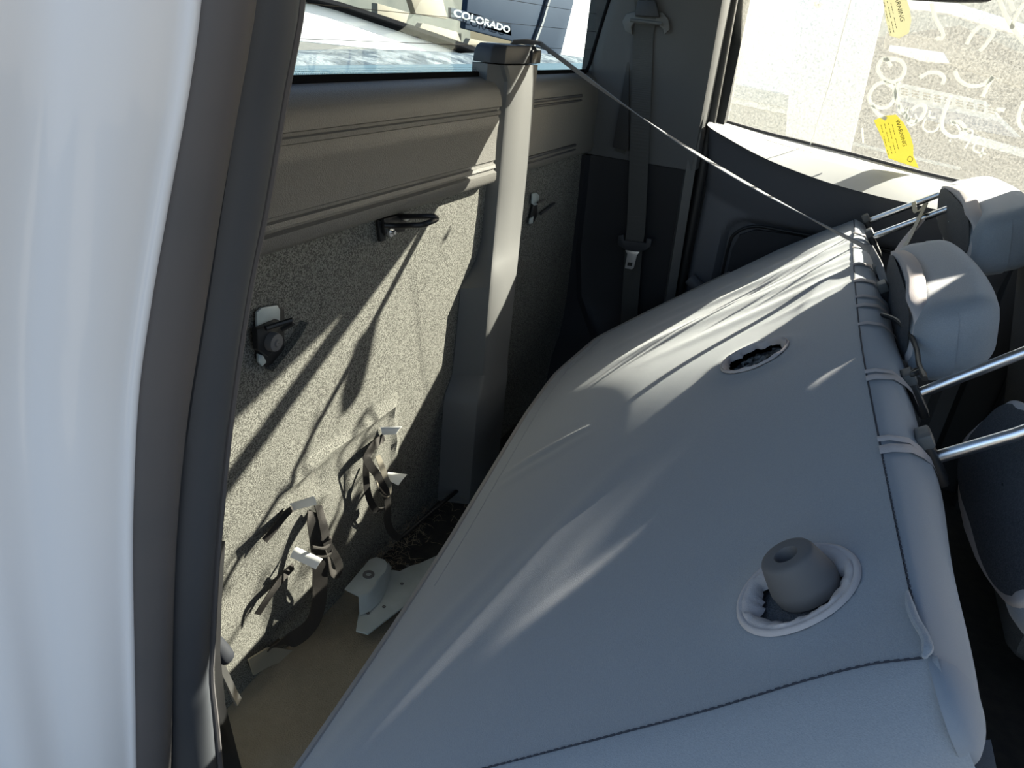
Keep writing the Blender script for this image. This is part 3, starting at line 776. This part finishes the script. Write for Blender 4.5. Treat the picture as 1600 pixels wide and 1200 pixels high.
# ------------------------------------------------------------------ front seat (dark) at the right edge
fs = thing('front_seat', 'dark charcoal front seat behind the head restraints at the right edge', 'seat', (1.5, -.55, .78))
rbox((1.45, -.46, 1.20), ((1, 0, 0), (0, .25, .97), (0, -.97, .25)), (.27, .36, .07), .05, 'seat_back', M['seatgrey'], fs, cuts=8)
rbox((1.45, -.72, .90), ((1, 0, 0), (0, 1, 0), (0, 0, 1)), (.27, .28, .08), .05, 'seat_cushion', M['seatgrey'], fs, cuts=8)
fs = thing('front_seat', 'charcoal front seat low at the right, in the dark beside the near door', 'seat', (.8, -.8, .78))
rbox((.80, -.62, 1.06), ((1, 0, 0), (0, .3, .95), (0, -.95, .3)), (.25, .34, .07), .05, 'seat_back', M['seatgrey'], fs, cuts=8)
rbox((.80, -.86, .90), ((1, 0, 0), (0, 1, 0), (0, 0, 1)), (.25, .26, .08), .05, 'seat_cushion', M['seatgrey'], fs, cuts=8)
# rear seat cushion base hidden below the folded back
rbox((1.15, .02, .84), ((1, 0, 0), (0, 1, 0), (0, 0, 1)), (.62, .20, .10), .05, 'seat_base', M['seatgrey'], seat, cuts=8, label='dark base cushion under the folded back')

# ------------------------------------------------------------------ shoulder belt on the far pillar
sb = thing('seat_belt', 'dark shoulder belt hanging down the far corner pillar', 'seat belt', (1.87, .52, 1.2))
bx = lambda px, py, x=1.855: W(px, py, x=x)
ptsB = [bx(1005, -40, 1.83), bx(1008, 10, 1.845), bx(1009, 32, 1.852), bx(1005, 60, 1.862), bx(1002, 150, 1.87), bx(998, 260, 1.875), bx(994, 350, 1.875), bx(991, 376, 1.868)]
G().ribbon(spline(ptsB, 5), V((0, 1, 0)), .048, .0016).out('webbing', M['belt'], sb)
ptsB = [bx(991, 376, 1.866), bx(988, 420, 1.885), bx(984, 480, 1.895), bx(980, 545, 1.90)]
G().ribbon(spline(ptsB, 5), V((0, 1, 0)), .046, .0016).out('webbing', M['belt'], sb)
ptsB = [bx(985, 45, 1.870), bx(983, 130, 1.878), bx(978, 200, 1.884), bx(968, 238, 1.890)]
G().ribbon(spline(ptsB, 5), V((0, 1, .1)), [.012]*5+[.018]*5+[.03]*6, .0016).out('rear_webbing', M['belt'], sb)
# guide loop
c = bx(1010, 30, 1.85)
outl = [bx(x_, y_, 1.85) for x_, y_ in ((992, 18), (978, 22), (972, 34), (976, 48), (988, 54), (986, 42), (990, 36), (1030, 40), (1036, 46), (1038, 54), (1046, 46), (1044, 30), (1036, 20), (1026, 18))]
G().prism(outl, (.010, 0, 0)).out('guide_loop', M['plastic'], sb, bevel=.0015)
G().prism([bx(x_, y_, 1.838) for x_, y_ in ((996, 0), (1024, 0), (1030, 27), (991, 24))], (.012, 0, 0)).out('guide_cover', M['darkplastic'], sb, bevel=.003)
G().tube([bx(985, 31, 1.842), bx(1034, 37, 1.842)], .0035, 8).out('guide_bar', M['plastic'], sb)
# tongue
yk = lambda px, py, x=1.862: W(px, py, x=x)
G().prism([yk(x_, y_) for x_, y_ in ((966, 368), (965, 382), (976, 390), (992, 394), (1008, 391), (1017, 385), (1018, 374), (1010, 372), (1009, 380), (975, 376), (974, 367))], (.010, 0, 0)).out('tongue_housing', M['darkplastic'], sb, bevel=.0015)
outer = [yk(x_, y_) for x_, y_ in ((977, 391), (999, 394), (995, 399), (990, 419), (987, 421), (976, 419), (980, 397))]
G().prism(outer, (.004, 0, 0)).out('metal_tongue', M['belt2'], sb, bevel=.0006, label='bright metal tongue')
mt = [o for o in bpy.data.objects if o.name == 'metal_tongue'][0]
G().prism([yk(x_, y_, 1.8605) for x_, y_ in ((981, 410), (988, 411), (987, 416), (980, 415))], (.002, 0, 0)).out('tongue_slot', M['black'], mt)
# belt slot panel and dark wedge
G().prism([bx(x_, y_, 1.873) for x_, y_ in ((983, 80), (982, 236), (957, 230))], (.004, 0, 0)).out('belt_slot', M['black'], sb)

# ------------------------------------------------------------------ anchors and hooks on the rear wall
Yw = lambda px, py, y=.627: W(px, py, y=y)
an = thing('seat_latch', 'pale metal latch plate with a black striker on the near felt wall', 'latch', Yw(425, 525))
pl_ = [(404, 490), (412, 482), (434, 476), (441, 484), (441, 508), (418, 516), (415, 560), (424, 566), (410, 573), (404, 565), (402, 520)]
G().prism([Yw(x_, y_, .624) for x_, y_ in ((404, 490), (412, 482), (434, 476), (445, 484), (445, 560), (416, 574), (407, 570), (402, 560))], (0, .004, 0)).out('recess', M['black'], an, bevel=.001)
G().prism([Yw(x_, y_, .620) for x_, y_ in ((402, 488), (410, 481), (434, 477), (438, 484), (438, 503), (402, 517))], (0, .004, 0)).out('plate', M['zinc'], an, bevel=.001)
G().prism([Yw(x_, y_, .620) for x_, y_ in ((404, 553), (412, 556), (417, 566), (410, 573), (404, 566))], (0, .004, 0)).out('plate_foot', M['zinc'], an, bevel=.001)
G().prism([Yw(x_, y_, .612) for x_, y_ in ((402, 515), (438, 500), (444, 512), (430, 528), (433, 545), (420, 558), (412, 552), (404, 548))], (0, .010, 0)).out('striker_body', M['black'], an, bevel=.002)
G().tube([Yw(415, 513, .606), Yw(436, 506, .60), Yw(456, 500, .59), Yw(458, 505, .59), Yw(440, 515, .602)], .0035, 8).out('striker_lever', M['black'], an)
rows = lathe([(.0005, .012), (.0045, .012), (.006, .010), (.0115, .009), (.0125, .006), (.013, 0)], Yw(424, 533, .612), (0, -1, 0), 24)
G().grid(rows, closed=True).out('bolt', M['bumper'], an)
pts = [Yw(x_, y_, .621) for x_, y_ in ((421, 578), (440, 556), (460, 530), (476, 503))]
G().ribbon(spline(pts, 5), V((0, 1, 0)), .014, .002).out('flap_edge', M['carpet'], an)

h = thing('wire_hook', 'folding black wire hook under the padded rail', 'hook', Yw(620, 350))
pw = lambda px, py, d: W(px, py, y=.63-d)
G().prism([Yw(x_, y_, .622) for x_, y_ in ((591, 344), (600, 346), (604, 376), (595, 378))], (0, .005, 0)).out('bracket', M['black'], h, bevel=.001)
G().prism([Yw(x_, y_, .616) for x_, y_ in ((600, 342), (634, 334), (637, 345), (633, 362), (602, 366))], (0, .008, 0)).out('hinge_plate', M['black'], h, bevel=.0015)
loop = spline([pw(600, 352, .014), pw(620, 353, .03), pw(645, 352, .06), pw(660, 351, .072), pw(672, 347, .082), pw(682, 342, .082), pw(676, 338, .08), pw(655, 338, .06), pw(635, 338, .03), pw(628, 338, .014)], 6)
G().tube(loop, .0042, 10).out('wire_loop', M['black'], h)
rows = lathe([(.0005, .010), (.003, .010), (.0035, .004), (.0075, .004), (.008, 0)], Yw(609, 362, .616), (0, -1, 0), 20)
G().grid(rows, closed=True).out('pivot_washer', M['steel'], h)
rows = lathe([(.0005, .010), (.004, .010), (.005, .008), (.005, 0)], pw(629, 339, .012), (0, -1, 0), 16)
G().grid(rows, closed=True).out('pivot_pin', M['steel'], h)

h = thing('seat_latch', 'small pale latch on the dark felt right of the tower', 'latch', Yw(840, 320))
G().prism([Yw(x_, y_, .623) for x_, y_ in ((832, 303), (838, 301), (843, 305), (842, 318), (836, 322), (831, 318))], (0, .003, 0)).out('plate', M['zinc'], h, bevel=.0008)
G().prism([Yw(x_, y_, .622) for x_, y_ in ((833, 322), (840, 320), (840, 336), (834, 349), (828, 346))], (0, .004, 0)).out('striker_body', M['black'], h, bevel=.0008)
G().prism([Yw(x_, y_, .620) for x_, y_ in ((829, 342), (834, 338), (833, 349), (828, 350))], (0, .004, 0)).out('plate_foot', M['zinc'], h, bevel=.0008)
G().tube([Yw(840, 317, .617), Yw(850, 312, .612)], .0025, 8).out('striker_lever', M['black'], h)
G().tube([Yw(845, 334, .624), Yw(866, 318, .624)], .0035, 8).out('flap_edge', M['darkplastic'], h)

# ------------------------------------------------------------------ webbing loops with white tags
def tagm(pl, parent, nrm, label=None):
    a = [V(p) for p in pl]; g = G(); rows = []
    for i in range(7):
        t = i/6; bend = nrm*(.004*math.sin(t*2.6))
        rows.append([a[0].lerp(a[1], t)+bend, a[3].lerp(a[2], t)+bend])
    rows2 = [[p+nrm*.0012 for p in r] for r in rows]
    g.grid(rows); g.grid(rows2)
    for s_ in (0, 1): g.grid([[r[s_] for r in rows], [r[s_] for r in rows2]])
    return g.out('white_tag', M['tag'], parent, label='white cloth tag')
up_ = V((0, -.3, 1)).normalized()
def loops(name, label, segs, parent_loc, tags, rings):
    t = thing(name, label, 'strap', parent_loc, group='fixing straps on the felt wall')
    for pts, w_, sd, m in segs:
        q = spline([W(a, b, y=.63-c) for a, b, c in pts], 6)
        sds = []
        for i in range(len(q)):
            d = (q[min(i+1, len(q)-1)]-q[max(i-1, 0)]).normalized(); a_ = d.cross(V((0, 1, 0)))
            sds.append((a_.normalized() if a_.length > .2 else V(sd)) + V((0, -.45, .1)))
        G().ribbon(q, sds, w_, .0018).out('webbing', m, t)
    for tg in tags: tagm([W(a, b, y=.63-c) for a, b, c in tg], t, up_)
    for pts, r_ in rings:
        G().tube(spline([W(a, b, y=.63-c) for a, b, c in pts], 6), r_, 8).out('buckle_ring', M['brownstrap'], t)
    return t
X1 = V((1, 0, 0)); XY = V((1, -.7, 0))
loops('webbing_loop', 'near dark webbing loop with two white tags, tail curling onto the beige floor', [
    ([(489, 800, .010), (492, 815, .02), (497, 850, .03), (500, 880, .035), (500, 905, .035), (499, 935, .04), (492, 965, .045), (478, 985, .045), (455, 1000, .04), (432, 1008, .02), (425, 1008, .008)], .026, V((1, -.25, .1)), M['brownstrap']),
    ([(497, 790, .01), (505, 820, .03), (512, 850, .04), (524, 870, .04), (530, 885, .04), (526, 897, .04), (517, 893, .04), (513, 870, .038), (508, 850, .035)], .014, V((1, -.6, .1)), M['brownstrap']),
    ([(462, 792, .004), (448, 802, .012), (430, 825, .014), (413, 845, .010)], .010, V((.5, -.7, .6)), M['brownstrap']),  # dark strip in place of the upper tag's cast shadow
    ([(458, 885, .004), (440, 905, .016), (425, 925, .018), (402, 960, .01)], .010, V((.5, -.7, .6)), M['brownstrap'])],  # dark strip in place of the lower tag's cast shadow
    Yw(480, 860),
    [[(452, 788, .006), (458, 799, .010), (494, 790, .055), (489, 776, .055)], [(461, 854, .008), (453, 872, .008), (493, 891, .055), (504, 874, .055)]],
    [([(487, 855, .035), (505, 857, .04), (514, 850, .04), (516, 842, .04), (512, 840, .04)], .003), ([(494, 870, .035), (508, 870, .04), (517, 862, .04), (516, 848, .04)], .0025)])
loops('webbing_loop', 'far dark webbing loop with two white tags, beside the black shade line', [
    ([(600, 683, .006), (586, 694, .02), (576, 708, .026), (573, 716, .028), (579, 728, .03), (588, 740, .032), (594, 752, .032), (603, 770, .034), (606, 790, .034), (605, 812, .036), (612, 832, .04), (625, 842, .05)], .014, V((1, -.3, .1)), M['brownstrap']),
    ([(573, 716, .022), (572, 745, .022), (576, 775, .022), (586, 795, .024), (596, 797, .028), (603, 788, .03)], .012, V((1, -.3, .1)), M['brownstrap']),
    ([(590, 712, .02), (597, 730, .03), (602, 745, .034), (608, 760, .034), (606, 772, .034), (597, 770, .034), (590, 755, .03), (586, 735, .024)], .010, V((.8, -.6, .2)), M['beigeweb'])],
    Yw(600, 740),
    [[(594, 668, .004), (596, 681, .004), (618, 680, .035), (628, 667, .035)], [(606, 738, .02), (602, 750, .02), (622, 760, .055), (636, 742, .055)]],
    [([(592, 765, .034), (600, 774, .034), (609, 772, .034), (610, 760, .034)], .0025)])

# folded beige webbing end lying at the wall foot
g = G().prism([W(a, b, y=.618) for a, b in ((389, 1031), (397, 1055), (420, 1042), (450, 1030), (461, 1017), (432, 1012), (418, 1013))], (0, .003, 0))
props(g.out('carpet_flap', M['beigeweb']), 'frayed beige webbing flap at the foot of the felt wall', 'flap')

# belt stalk with buckle end hanging by the near seal
bl = thing('buckle_stalk', 'black buckle end with a bright metal blade beside the near door seal', 'buckle', W(350, 1020, x=.50))
pts = spline([W(328, 1000, x=.50), W(336, 1004, x=.50), W(350, 1020, x=.50), W(358, 1034, x=.50)], 4)
G().tube(pts, [.010]*4+[.011]*(len(pts)-6)+[.009, .006], 12, flat=.6).out('grip', M['matte'], bl)
G().ribbon([W(340, 1030, x=.50), W(352, 1055, x=.505), W(366, 1085, x=.51), W(373, 1097, x=.512)], V((1, .4, .2)), .012, .003).out('metal_blade', M['steel'], bl, bevel=0)

# ------------------------------------------------------------------ floor fittings
br = thing('seat_bracket', 'pale grey metal mounting bracket bolted to the floor behind the seat', 'bracket', W(590, 930, z=.77))
zt = .797
T_ = [W(x_, y_, z=zt) for x_, y_ in ((538, 920), (577, 874), (588, 870), (601, 874), (606, 880), (602, 893), (590, 905), (584, 915), (574, 926), (560, 931))]
G().prism(T_, (0, 0, -.003)).out('raised_foot', M['zinc'], br, bevel=.0012)
ed_ = T_[4:]
bt_ = [W(x_, y_, z=.772) for x_, y_ in ((612, 884), (610, 900), (602, 925), (594, 940), (578, 955), (562, 962))]
rows = [ed_, [a.lerp(b, .25)+V((0, 0, .004)) for a, b in zip(ed_, bt_)], [a.lerp(b, .7)+V((0, 0, -.004)) for a, b in zip(ed_, bt_)], bt_]
G().grid(rows).out('flank', M['zinc'], br, angle=80)
PP = [W(x_, y_, z=.770) for x_, y_ in ((560, 960), (556, 985), (575, 990), (640, 940), (700, 860), (655, 880), (640, 884), (625, 892), (612, 890), (598, 900), (575, 935))]
G().prism(PP, (0, 0, -.004)).out('base_plate', M['zinc'], br, bevel=.001)
rows = lathe([(.0005, -.004), (.0045, -.004), (.005, .0015), (.010, .0018), (.0105, 0)], W(576, 898, z=zt), (0, 0, 1), 24)
G().grid(rows, closed=True).out('threaded_hole', M['bumper'], br)
for x_, y_ in ((575, 958), (600, 948), (628, 912), (637, 884)):
    G().grid(lathe([(.0005, .0006), (.003, .0006), (.0034, 0)], W(x_, y_, z=.7705), (0, 0, 1), 12), closed=True).out('rivet', M['bumper'], br)
cb = G().tube(spline([W(625, 842, z=.78), W(660, 812, z=.775), W(720, 762, z=.77), (W(790, 705, z=.77)), W(840, 655, z=.77)], 6), .0045, 8).out('floor_cable', M['black'])
props(cb, 'thin dark cable running along the dark floor behind the seat', 'cable')
g = G()
for i in range(620):
    t = random.random()
    px = 560+150*abs(random.gauss(0, .5))+random.uniform(-30, 60); py = 880-(px-560)*.72+random.gauss(0, 30)
    if py > 905 or px < 520 or px > 850: continue
    p = W(px, py, z=.745+random.random()*.02); a = random.uniform(0, 6.3); L = random.uniform(.008, .030)
    d = V((math.cos(a), math.sin(a), random.uniform(-.2, .5)))*L; sd = V((-d.y, d.x, 0)).normalized()*.00032
    q = p+d*.5+V((0, 0, .002))
    g.add([p-sd, p+sd, q+sd, q-sd, p+d+sd*.3, p+d-sd*.3], [[0, 1, 2, 3], [3, 2, 4, 5]])
for i in range(120):
    px = random.uniform(380, 560); py = random.uniform(930, 1130)
    p = W(px, py, z=.750+random.random()*.012); a = random.uniform(0, 6.3); L = random.uniform(.004, .012)
    d = V((math.cos(a), math.sin(a), random.uniform(0, .5)))*L; sd = V((-d.y, d.x, 0)).normalized()*.0003
    g.add([p-sd, p+sd, p+d+sd, p+d-sd], [[0, 1, 2, 3]])
pn = g.out('pine_needles', M['needle'], smooth=False); props(pn, 'dry pine needles and grit scattered on the dark cab floor', 'debris', kind='stuff')

# ------------------------------------------------------------------ labels and writing on the far door glass
def text_on(s, p0, p1, pu, height, name, m, parent, bold=0.0):
    """text from p0 to p1 (baseline), pu = a point above p0"""
    cu = bpy.data.curves.new('t', 'FONT'); cu.body = s; cu.size = 1; cu.extrude = 0; cu.offset = bold
    ob = bpy.data.objects.new('t', cu); me = bpy.data.meshes.new_from_object(ob)
    xs = [v.co.x for v in me.vertices]; ys = [v.co.y for v in me.vertices]
    x0, x1, y0, y1 = min(xs), max(xs), min(ys), max(ys)
    ex = p1-p0; ey = (pu-p0); 
    vs = [p0+ex*((v.co.x-x0)/(x1-x0))+ey*((v.co.y-y0)/(y1-y0)) for v in me.vertices]
    fs = [list(p.vertices) for p in me.polygons]
    bpy.data.objects.remove(ob); bpy.data.curves.remove(cu); bpy.data.meshes.remove(me)
    return mk(name, vs, fs, m, parent, smooth=False)
IN = V((-.0012, 0, 0))
def quadgrid(pts, d): return G().prism(pts, d)
lb = thing('warning_label', 'yellow warning label stuck low on the far door glass', 'label', onglass(1400, 225))
G().prism([onglass(x_, y_) for x_, y_ in ((1365, 188), (1382, 181), (1400, 179), (1412, 192), (1422, 210), (1427, 228), (1427, 243), (1436, 263), (1420, 258), (1404, 253), (1388, 247), (1380, 220))], (-.0005, 0, 0)).out('label_sheet', M['yellow'], lb, smooth=False)
text_on('WARNING', onglass(1399, 188)+IN, onglass(1411, 229)+IN, onglass(1405, 186)+IN, 0, 'lettering', M['ink'], lb)
for k_, s_ in enumerate(('SAMPLES', 'TEXT')): pass
def fine_lines(parent, a0, a1, off, n, m):
    g = G()
    for i in range(n):
        p, q = V(a0)+V(off)*i, V(a1)+V(off)*i
        k_ = 11
        for j in range(k_):
            if (j*7+i*3) % 5 == 0: continue
            a, b = p.lerp(q, j/k_), p.lerp(q, (j+.75)/k_)
            A_, B_ = onglass(a.x, a.y)+IN, onglass(b.x, b.y)+IN; w_ = V((0, .0007, .0002))
            g.add([A_-w_, A_+w_, B_+w_, B_-w_], [[0, 1, 2, 3]])
    o = g.out('fine_print', m, parent, smooth=False); return o
fine_lines(lb, (1393, 190, 0), (1405, 238, 0), (-5.5, 1.6, 0), 4, M['ink'])
G().tube(spline([onglass(x_, y_)+IN for x_, y_ in ((1421, 244), (1426, 248), (1423, 253), (1418, 250))], 4, closed=True), .0006, 6, closed=True).out('round_mark', M['ink'], lb)
lb2 = thing('warning_label', 'pale warning label near the top of the far door glass', 'label', onglass(1400, 30))
G().prism([onglass(x_, y_) for x_, y_ in ((1378, -12), (1412, -18), (1421, 12), (1424, 32), (1420, 52), (1405, 60), (1390, 56), (1384, 30))], (-.0005, 0, 0)).out('label_sheet', M['pale'], lb2, smooth=False)
text_on('WARNING', onglass(1395, -14)+IN, onglass(1407, 34)+IN, onglass(1402, -16)+IN, 0, 'lettering', M['ink'], lb2)
fine_lines(lb2, (1391, 0, 0), (1402, 50, 0), (-5, 1.5, 0), 3, M['ink'])

def stroke(label, name, lines, r, m):
    t = thing(name, label, 'writing', onglass(*lines[0][0]))
    for ln in lines:
        G().tube(spline([onglass(x_, y_)+IN for x_, y_ in ln], 6), r, 6, flat=.15, up=V((1, 0, .2))).out('ink_stroke', m, t)
    return t
stroke('large white marker digits across the middle of the far door glass', 'marker_writing', [
    [(1392, 104), (1384, 92), (1375, 97), (1372, 110), (1382, 124), (1396, 128), (1408, 122), (1414, 108), (1408, 96), (1394, 92), (1380, 94)],
    [(1385, 128), (1370, 132), (1359, 146), (1360, 160), (1372, 168), (1388, 166), (1398, 152), (1396, 138), (1385, 130)],
    [(1362, 165), (1372, 178), (1385, 186)],
    [(1437, 122), (1450, 114), (1466, 114), (1475, 122), (1472, 132)],
    [(1404, 128), (1400, 150), (1412, 176), (1425, 190), (1440, 184), (1446, 168), (1436, 164), (1424, 172)],
    [(1492, 110), (1498, 124), (1515, 134), (1536, 132), (1552, 120)], [(1552, 120), (1542, 136), (1535, 152)],
    [(1485, 150), (1474, 180), (1472, 200), (1484, 212), (1500, 212), (1508, 202), (1498, 190), (1486, 194)],
    [(1556, 170), (1570, 172)],
    [(1600, 158), (1592, 180), (1594, 196), (1606, 206)]], .0042, M['marker'])
stroke('small white marker number under the large digits on the far door glass', 'marker_writing', [
    [(1405, 164), (1404, 174), (1412, 178), (1418, 168), (1416, 186)], [(1424, 182), (1418, 190), (1424, 196), (1432, 190), (1430, 178)],
    [(1446, 186), (1442, 198), (1450, 206), (1462, 204), (1468, 194)], [(1454, 172), (1452, 182), (1462, 184)], [(1484, 188), (1494, 194), (1500, 204)], [(1484, 218), (1484, 222)],
    [(1506, 202), (1520, 206), (1508, 232)], [(1530, 212), (1521, 234), (1541, 241)], [(1537, 230), (1531, 246)], [(1347, 200), (1349, 224)]], .0022, M['marker'])
stroke('white marker scrawl along the top right of the far door glass', 'marker_writing', [
    [(1455, 5), (1462, 30), (1474, 55), (1462, 62)], [(1510, 70), (1520, 52), (1536, 40), (1552, 50), (1540, 70), (1530, 80)],
    [(1560, -5), (1572, 25), (1590, 55), (1604, 70)], [(1600, 5), (1588, 25), (1580, 45)], [(1575, -8), (1584, 18)], [(1274, 2), (1278, 10), (1284, 4)]], .0040, M['marker'])

# ------------------------------------------------------------------ outside
gr = G().box((0, 0, -.05), ((1, 0, 0), (0, 1, 0), (0, 0, 1)), (60, 60, .05)).out('ground', M['ground']); props(gr, 'dry pale ground outside the vehicle', kind='structure')
A3 = ((1, 0, 0), (0, 1, 0), (0, 0, 1))
# behind the rear window: own bed cover, neighbouring pickup
bd = thing('bed_cover', 'silver blue painted bed rim right behind the rear window', 'truck bed', (2.2, 1.2, 1.4))
rows = []
for i in range(13):
    x = .75+4.3*i/12
    rows.append([V((x, .72, 1.40)), V((x, .74, 1.47)), V((x, .78, 1.495)), V((x, 1.2, 1.512)), V((x, 1.52, 1.52)), V((x, 1.60, 1.517)), V((x, 1.66, 1.50)), V((x, 1.68, 1.2)), V((x, 1.68, .6))])
G().grid(rows).out('painted_panel', M['silverpaint'], bd, angle=70)
wc = thing('parked_car', 'pale parked car seen through the rear window', 'car', (3.6, 2.3, 0))
G().grid([[V((1.2+.35*i, 1.75+.09*j, 1.40+.10*math.sin(j*.28)+.012*math.sin(i*1.3+j*.8))) for j in range(12)] for i in range(15)]).out('bonnet', M['sheet'], wc, angle=80)
p0, p1, p2, p3 = W(440, -12, y=2.52), W(780, 88, y=2.52), W(790, 98, y=2.52), W(440, 62, y=2.52)
G().prism([p0, p1, p2, p3], (0, .04, 0)).out('windscreen_panel', M['white'], wc, bevel=.01)
G().tube([W(462, -8, y=2.5), W(530, 10, y=2.5), W(600, 33, y=2.5), W(680, 60, y=2.5), W(770, 92, y=2.5)], [.028, .03, .036, .042, .05], 10, flat=.7).out('roof_rail', M['frit'], wc)
G().box((3.4, 2.2, .7), A3, (1.9, .35, .66)).out('car_body', M['white'], wc, bevel=.08)
yy = 3.4
pk = thing('parked_pickup', 'dark blue pickup with chrome name letters parked beyond the rear window', 'car', (6.5, yy+.5, 0))
P_ = lambda a, b, y=yy: W(a, b, y=y)
G().prism([P_(735, -40), P_(727, 45), P_(862, 80), P_(868, 122), P_(900, -10), P_(903, -40)], (0, .06, 0)).out('tailgate', M['navy'], pk, bevel=.01)
text_on('COLORADO', P_(708, 25, yy-.03), P_(796, 52, yy-.03), P_(710, 13, yy-.03), 0, 'name_letters', M['chrome'], pk, bold=.03)
G().prism([P_(705, 12, yy), P_(799, 37, yy), P_(799, 56, yy), P_(705, 28, yy)], (0, .03, 0)).out('name_backing', M['navy'], pk)
G().tube([P_(862, -20, yy-.02), P_(846, 35, yy-.02), P_(832, 72, yy-.02)], .03, 8).out('panel_edge', M['rubber2'], pk)  # dark tube standing in for a diagonal reflection across the tailgate
tn = thing('board_pile', 'tan and grey boards leaning behind the pale car', 'boards', P_(650, 30, 3.1))  # upright panels coloured as ground in shade, with one wood-brown strip
for q in ([(590, 5), (640, 20), (632, 45), (590, 35)], [(660, 36), (715, 50), (725, 78), (650, 54)], [(735, 60), (785, 72), (770, 78), (730, 70)], [(640, -10), (690, -10), (700, 30), (650, 22)]):
    G().prism([P_(a, b, 3.1+.02*random.random()) for a, b in q], (0, .05, 0)).out('board', M['tan'], tn, bevel=.005)
G().prism([P_(480, -60, 4.2), P_(735, -60, 4.2), P_(735, 70, 4.2), P_(480, 30, 4.2)], (0, .05, 0)).out('grey_board', M['greyboard'], tn)
wp = G().prism([P_(900, -60, 3.9), P_(868, 130, 3.9), P_(980, 170, 3.9), P_(1000, -60, 3.9)], (0, .3, 0)).out('white_post', M['white'])
props(wp, 'broad white post seen at the right end of the rear window', 'post')
# beyond the far door
Q = lambda a, b, x=3.2: W(a, b, x=x)
po = G().prism([Q(1248, -60), Q(1226, 225), Q(1327, 245), Q(1398, -60)], (.25, 0, 0)).out('white_column', M['white'], bevel=.01)
props(po, 'wide white column close outside the far door window', 'column')
wl = thing('white_van', 'white van side with a teal stripe outside the far door, left of the column', 'van', Q(1180, 150, 3.9))
G().prism([Q(1100, -80, 3.9), Q(1100, 128, 3.9), Q(1262, 158, 3.9), Q(1262, -80, 3.9)], (.3, 0, 0)).out('van_side', M['white'], wl)
G().prism([Q(1100, 122, 3.85), Q(1100, 143, 3.85), Q(1245, 172, 3.85), Q(1245, 152, 3.85)], (.04, 0, 0)).out('teal_stripe', M['zinc'], wl)
G().prism([Q(1100, 143, 3.86), Q(1100, 152, 3.86), Q(1245, 182, 3.86), Q(1245, 172, 3.86)], (.04, 0, 0)).out('cream_stripe', M['paper'], wl)
G().prism([Q(1100, 152, 3.87), Q(1100, 260, 3.87), Q(1250, 270, 3.87), Q(1245, 182, 3.87)], (.04, 0, 0)).out('lower_body', M['concrete'], wl)
dv = G().tube([onglass(1331, -6), onglass(1296, 130), onglass(1270, 215), onglass(1260, 244)], .0011, 6).out('glass_scratch', M['marker'])  # thin pale tube laid along the glass
props(dv, 'thin pale vertical scratch line down the far door glass', 'scratch')
nc = thing('parked_sedan', 'dusty dark car outside the far door with a printed sheet in its window', 'car', Q(1480, 180, 3.6))
G().prism([Q(1360, 60, 3.6), Q(1290, 330, 3.6), Q(1700, 400, 3.6), Q(1700, 130, 3.6), Q(1500, 40, 3.6)], (.3, 0, 0)).out('side_window', M['navy'], nc)
G().prism([Q(1350, -80, 3.8), Q(1350, 200, 3.8), Q(1720, 200, 3.8), Q(1720, -80, 3.8)], (.2, 0, 0)).out('rear_body', M['concrete'], nc)
G().prism([Q(1385, 50, 3.5), Q(1480, 62, 3.5), Q(1600, 110, 3.5), Q(1600, 140, 3.5), Q(1480, 100, 3.5), Q(1380, 76, 3.5)], (.06, 0, 0)).out('roof_rail', M['tan'], nc, bevel=.01)
G().prism([Q(1400, 0, 3.5), Q(1480, 0, 3.5), Q(1610, 40, 3.5), Q(1610, 62, 3.5), Q(1480, 22, 3.5), Q(1400, 12, 3.5)], (.06, 0, 0)).out('white_rail', M['white'], nc, bevel=.01)
G().prism([Q(1390, 70, 3.48), Q(1475, 82, 3.48), Q(1485, 100, 3.48), Q(1440, 96, 3.48), Q(1388, 80, 3.48)], (.06, 0, 0)).out('white_cap', M['white'], nc, bevel=.006)
G().prism([Q(1398, 128, 3.52), Q(1540, 158, 3.52), Q(1596, 215, 3.52), Q(1400, 172, 3.52)], (.02, 0, 0)).out('printed_sheet', M['paper'], nc, smooth=False)
G().prism([Q(1400, 156, 3.505), Q(1560, 190, 3.505), Q(1590, 216, 3.505), Q(1400, 178, 3.505)], (.02, 0, 0)).out('blue_band', M['blueband'], nc, smooth=False)
g = G()
for r0 in range(3):
    for i in range(9):
        a = 1408+i*17; b = 138+i*3.6+r0*4.2
        if b > 150+i*3.6: continue
        p, q = Q(a, b, 3.5), Q(a+11, b+2.4, 3.5); w_ = V((0, 0, .003)); g.add([p-w_, p+w_, q+w_, q-w_], [[0, 1, 2, 3]])
g.out('print_lines', M['ink'], nc, smooth=False)
G().prism([Q(1330, 222, 3.3), Q(1500, 262, 3.3), Q(1500, 266, 3.3), Q(1330, 226, 3.3)], (.03, 0, 0)).out('trim_strip', M['zinc'], nc)
G().prism([Q(1500, 205, 3.45), Q(1700, 262, 3.45), Q(1700, 275, 3.45), Q(1500, 218, 3.45)], (.03, 0, 0)).out('pale_strip', M['paper'], nc)
